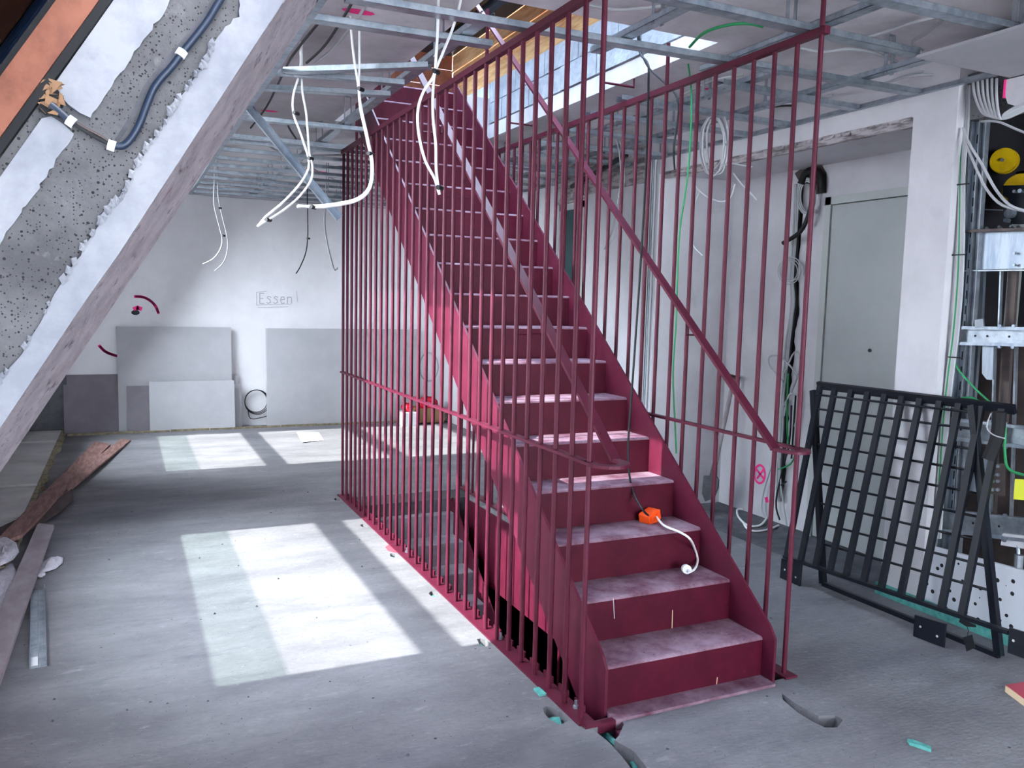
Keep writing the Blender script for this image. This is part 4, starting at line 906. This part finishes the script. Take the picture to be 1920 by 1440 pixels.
leanboard('plasterboard', 'second narrow strip at the right of the low wide offcut', (430, 453, 720, 795), .10, 'gypsum', lean=.03)
leanboard('plasterboard', 'tall board pile partly behind the left railing', (500, 782, 616, 793), .07, 'gypsum', .05)
struct(MB().box(-.98, -.60, YB-.03, YB-.001, 0, .68).build('wall_knee', M['slabdark'], origin=(-.8, YB, 0)))
cr = thing('cable_ring', 'thin cable ring leaning on the far wall between the two tall boards', 'cable coil', tuple(PY(480, 785, YB-.03)))
for k in range(3):
    cx, cy_, rr = 480+k, 752+k, 21+k; cable([PY(cx+rr*math.cos(a), cy_+rr*math.sin(a), YB-.03-.01*k) for a in [i*math.pi/8 for i in range(17)]], .005, 'cable_turn', 'cable_black', cr, 5, 2)
cable([PY(465, 770, YB-.05), PY(470, 785, YB-.05), PY(490, 783, YB-.05), PY(500, 780, YB-.05)], .005, 'cable_tail', 'cable_black', cr, 5, 3)
cr = thing('cable_ring', 'larger cable ring hanging on the far wall behind the railing', 'cable coil', tuple(PY(805, 720, YB-.03)))
for k in range(2):
    cable([PY(804+(17+k)*math.cos(a), 688+(26+k)*math.sin(a), YB-.03) for a in [i*math.pi/8 for i in range(17)]], .007, 'cable_turn', 'cable', cr, 5, 2)
mb = MB()
r = random.Random(6); x = -.6
while x < 3.7:
    l = r.uniform(.2, .5); mb.box(x, x+l-.01, YB-.22-r.uniform(0, .02), YB-.20, 0, .016+r.uniform(0, .01)); x += l
o = mb.build('trim_2', M['osb'], None); struct(o)
# boxes and red things
tag(MB().box(3.13, 3.33, 9.86, 10.10, 0, .17).build('white_box', M['white']), 'white box on the floor at the far wall behind the railing', 'box')
mb = MB(); mb.box(3.36, 3.74, 10.0, 10.28, 0, .012); mb.box(3.36, 3.74, 10.0, 10.012, 0, .2); mb.box(3.36, 3.74, 10.268, 10.28, 0, .2); mb.box(3.36, 3.372, 10.012, 10.268, 0, .2); mb.box(3.728, 3.74, 10.012, 10.268, 0, .2)
tag(mb.build('cardboard_box', M['card']), 'open brown cardboard box at the far wall', 'box')
def lump(name, c, r_, m_, label, cat, seed, parent=None, sq=.7):
    rr = random.Random(seed); mb = MB(); n, k = 10, 6; vs = []; fs = []
    for i in range(k+1):
        for j in range(n):
            a, b = math.pi*i/k, 2*math.pi*j/n; s_ = rr.uniform(.8, 1.15); vs.append(Vector(c)+Vector((r_*s_*math.sin(a)*math.cos(b), r_*s_*math.sin(a)*math.sin(b), max(-r_*sq, r_*sq*s_*math.cos(a)))))
    for i in range(k):
        for j in range(n): fs.append((i*n+j, i*n+(j+1) % n, (i+1)*n+(j+1) % n, (i+1)*n+j))
    mb.add(vs, fs); return tag(mb.build(name, M[m_], smooth=True), label, cat)
lump('red_bag', (3.55, 10.13, .24), .14, 'red', 'red plastic bag lying in the cardboard box', 'bag', 3)
lump('red_cloth', (3.22, 9.97, .225), .08, 'red', 'red crumpled cloth on the white box', 'cloth', 5)
pp = pix([(556, 815), (598, 812), (607, 826), (566, 831)]); mb = MB()
mb.add([(pp[0][0], pp[0][1], .03), (pp[1][0], pp[1][1], .006), (pp[2][0], pp[2][1], .004), (pp[3][0], pp[3][1], .012), ((pp[0][0]+pp[2][0])/2, (pp[0][1]+pp[2][1])/2, .004)], [(0, 1, 4), (1, 2, 4), (2, 3, 4), (3, 0, 4)])
tag(mb.build('paper_sheet', M['white']), 'creased white sheet of paper lying in the far sun patch', 'paper')

# ================================================================== LEFT EAVES
ys = [5.30, 6.40, 7.49, 8.56, 9.62, 10.42]
eb = thing('eaves_boards', 'row of grey insulation boards laid along the eaves', 'boards', (-.8, 8, 0))
MB().box(-1.0, -.68, 5.3, 10.42, 0, .003).build('joint_shade', M['black'], eb)  # black strip painting shade into the joints between the boards
for i in range(5):
    MB().box(-1.0, -.665, ys[i]+.04, ys[i+1]-.04, 0, .045).build('board', M['panel'], eb)
    r = random.Random(i); mb = MB(); n = 8; L1 = [(-.664, ys[i]+.012+(ys[i+1]-ys[i]-.024)*k/n) for k in range(n+1)]; R1 = [(-.60-r.uniform(0, .05), y) for x, y in L1]
    mb.ngon_prism([(x, y, .004) for x, y in L1]+[(x, y, .004) for x, y in R1[::-1]], (0, 0, .036)); mb.build('board_edge', M['osb'], eb)
def plank(name, label, pts, z, t, m_, cat='plank', z2=None):
    """pts: four floor points in order; lies on z"""
    z2 = z if z2 is None else z2
    zz_ = [z2, z2, z, z]
    q = [Vector((p[0], p[1], k)) for p, k in zip(pts, zz_)]; mb = MB(); mb.hexa(q, [v+Vector((0, 0, t)) for v in q]); return tag(mb.build(name, M[m_]), label, cat)
plank('plank', 'long brown plank slanting from the eaves over the floor', pix([(178, 826), (207, 831), (42, 1018), (-20, 1042)], .03), .062, .022, 'plank', z2=.0)
plank('plank', 'thin batten lying beside the long brown plank', pix([(228, 821), (245, 824), (128, 930), (118, 915)], .02), .045, .016, 'plank', z2=.0)
dk = thing('bent_board', 'dark bent board under the brown plank at the eaves', 'board', (-.62, 6.6, .046))
P = pix([(135, 915), (95, 945), (45, 968), (0, 990), (-40, 1005)], .06); Q = pix([(138, 935), (102, 962), (55, 990), (8, 1012), (-30, 1030)], .06)
mb = MB(); vs = []; hz = [.055, .056, .062, .066, .066]
for i in range(5): vs += [(P[i][0], P[i][1], hz[i]), (Q[i][0], Q[i][1], hz[i]-.008), (Q[i][0], Q[i][1], hz[i]-.018), (P[i][0], P[i][1], hz[i]-.010)]
fs = [(0, 1, 2, 3), (19, 18, 17, 16)]
for i in range(4): fs += [(4*i+k, 4*i+(k+1) % 4, 4*i+4+(k+1) % 4, 4*i+4+k) for k in range(4)]
mb.add(vs, fs); mb.build('board_strip', M['plankdark'], dk)
plank('plank', 'pale grey plank in front with a square cut end', pix([(71, 981), (101, 985), (-14, 1310), (-70, 1295)], .05), .014, .022, 'plankgrey', z2=.03)
plank('plank', 'second pale plank lying left of the grey front plank', pix([(42, 1075), (62, 1082), (-30, 1240), (-60, 1220)], .03), .0, .014, 'plankgrey')
def sheet(name, label, outline, z, amp, m_, seed, cat):
    rr = random.Random(seed); P = pix(outline, z); cx = sum(p[0] for p in P)/len(P); cy_ = sum(p[1] for p in P)/len(P); n = len(P)
    vs = [(cx, cy_, z+amp)]; 
    fr = (.2, .4, .6, .8, 1)
    for f in fr: vs += [(cx+(p[0]-cx)*f, cy_+(p[1]-cy_)*f, z+(rr.uniform(.1, 1)*amp*(1.1-f*.6) if f < 1 else rr.uniform(0, .3)*amp)) for p in P]
    fs = [(0, 1+i, 1+(i+1) % n) for i in range(n)]
    for q in range(4): fs += [(1+q*n+i, 1+(q+1)*n+i, 1+(q+1)*n+(i+1) % n, 1+q*n+(i+1) % n) for i in range(n)]
    mb = MB(); mb.add(vs, fs); o = mb.build(name, M[m_], smooth=True)
    md = o.modifiers.new('thickness', 'SOLIDIFY'); md.thickness = .004; return tag(o, label, cat)
sheet('fleece', 'crumpled white fleece bundled at the left edge on the boards', [(-20, 1010), (12, 1012), (30, 1022), (36, 1040), (25, 1052), (8, 1062), (-30, 1075)], .066, .05, 'fabric', 3, 'cloth')
sheet('fleece', 'hanging flap of white fleece on the floor below the bundle', [(-30, 1080), (5, 1062), (24, 1056), (33, 1078), (20, 1120), (-5, 1160), (-40, 1190)], .016, .03, 'fabric', 4, 'cloth')
sheet('leaf_scrap', 'pale leaf-shaped scrap lying right of the grey front plank', [(72, 1075), (80, 1055), (95, 1046), (110, 1046), (119, 1046), (118, 1058), (105, 1068), (88, 1074)], .002, .035, 'fabric', 5, 'scrap')
lump('crumpled_scrap', (PZ(78, 1082, 0).x, PZ(78, 1082, 0).y, .013), .022, 'fabric', 'tiny crumpled scrap below the leaf-shaped one', 'scrap', 9)
gc = thing('floor_channel', 'short galvanised channel lying open side up on the floor at left', 'metal profile', (-.40, 4.4, 0))
p, q = PZ(72, 1252, 0), PZ(71, 1107, 0)
MB().chan(p, q, .065, .03, .002).build('channel', M['galv'], gc); MB().bar(p+Vector((0, 0, .003)), q+Vector((0, 0, .003)), .004, .003).build('seam', M['galvd'], gc)
mb = MB(); mb.bar(p+(q-p)*.02+Vector((-.014, 0, .0035)), p+(q-p)*.11+Vector((-.014, 0, .0035)), .028, .002); mb.build('sticker', M['white'], gc)

# ================================================================== FLOOR BITS
r = random.Random(17)
labs = ['turquoise foam lump in the front pocket by the stair foot', 'turquoise foam lump in the second pocket from the stair foot', 'turquoise foam lump in the third pocket from the stair foot', 'turquoise foam lump in the fourth pocket from the stair foot', 'turquoise foam lump in the fifth pocket from the stair foot', 'turquoise foam lump in the farthest pocket along the left railing']
for (x, y, rx, ry), l in zip(pockets, labs):
    mb = MB(); rr = random.Random(int(y*100)); n = 8
    top = [(x+rx*.78*math.cos(2*math.pi*i/n)*rr.uniform(.7, 1), y+ry*.78*math.sin(2*math.pi*i/n)*rr.uniform(.7, 1), -.012-rr.uniform(0, .03)) for i in range(n)]
    mb.add([(x, y, -.02)]+top+[(p[0], p[1], -.074) for p in top], [(0, 1+i, 1+(i+1) % n) for i in range(n)]+[(1+i, 1+n+i, 1+n+(i+1) % n, 1+(i+1) % n) for i in range(n)])
    tag(mb.build('foam_lump', M['turq']), l, 'foam', 'foam lumps in the railing pockets')
for k, (P, l) in enumerate((([(1468, 1306), (1492, 1326), (1515, 1340), (1540, 1354), (1560, 1356)], 'turquoise foam strip in the crack right of the stair foot'), ([(1130, 1372), (1160, 1400), (1186, 1428), (1204, 1460)], 'turquoise foam strip in the crack in front of the stairs'))):
    mb = MB(); mb.tube([PZ(a, b, -.05) for a, b in P], .012, 6); tag(mb.build('foam_strip', M['turq']), l, 'foam strip')
def shard(label, name, L, z, t, m_, cat, dz=0):
    mb = MB(); mb.ngon_prism([PZ(a, b, 0)+Vector((0, 0, z)) for a, b in L], (0, 0, t)); return tag(mb.build(name, M[m_]), label, cat)
shard('turquoise foam shred lying alone on the floor at the lower right', 'foam_shred', [(1701, 1391), (1712, 1392), (1745, 1405), (1746, 1411), (1738, 1408), (1705, 1397)], 0, .012, 'turq', 'foam')
shard('turquoise foam chip beside the left railing near the stair foot', 'foam_chip', [(1000, 1294), (1010, 1291), (1027, 1303), (1012, 1306)], 0, .008, 'turq', 'foam')
rw = thing('painted_offcut', 'red painted wood offcut with raw end at the right edge', 'wood offcut', tuple(PZ(1905, 1310, 0)))
q = pix([(1884, 1297), (1935, 1288), (1960, 1310), (1925, 1328)]); mb = MB(); mb.ngon_prism([(a, b, 0) for a, b in q], (0, 0, .026)); mb.build('raw_core', M['raw_wood'], rw)
mb = MB(); mb.ngon_prism([(a+.006, b+.001, .026) for a, b in q], (0, 0, .003)); mb.build('painted_face', M['red_wood'], rw)
mb = MB(); r = random.Random(44)
for i in range(70):
    x, y = r.uniform(-.3, 3.5), r.uniform(2.0, 7.0)
    if 1.4 < x < 2.7: continue
    s_ = r.uniform(.004, .010); mb.add([(x+s_*math.cos(k*2.1+i), y+s_*math.sin(k*2.1+i), 0) for k in range(3)]+[(x, y, s_)], [(0, 1, 3), (1, 2, 3), (2, 0, 3)])
stuff(tag(mb.build('crumbs', M['slabdark']), 'tiny dark crumbs scattered over the screed', 'debris'))
for o in bpy.data.objects:
    if '_o' in o: del o['_o']
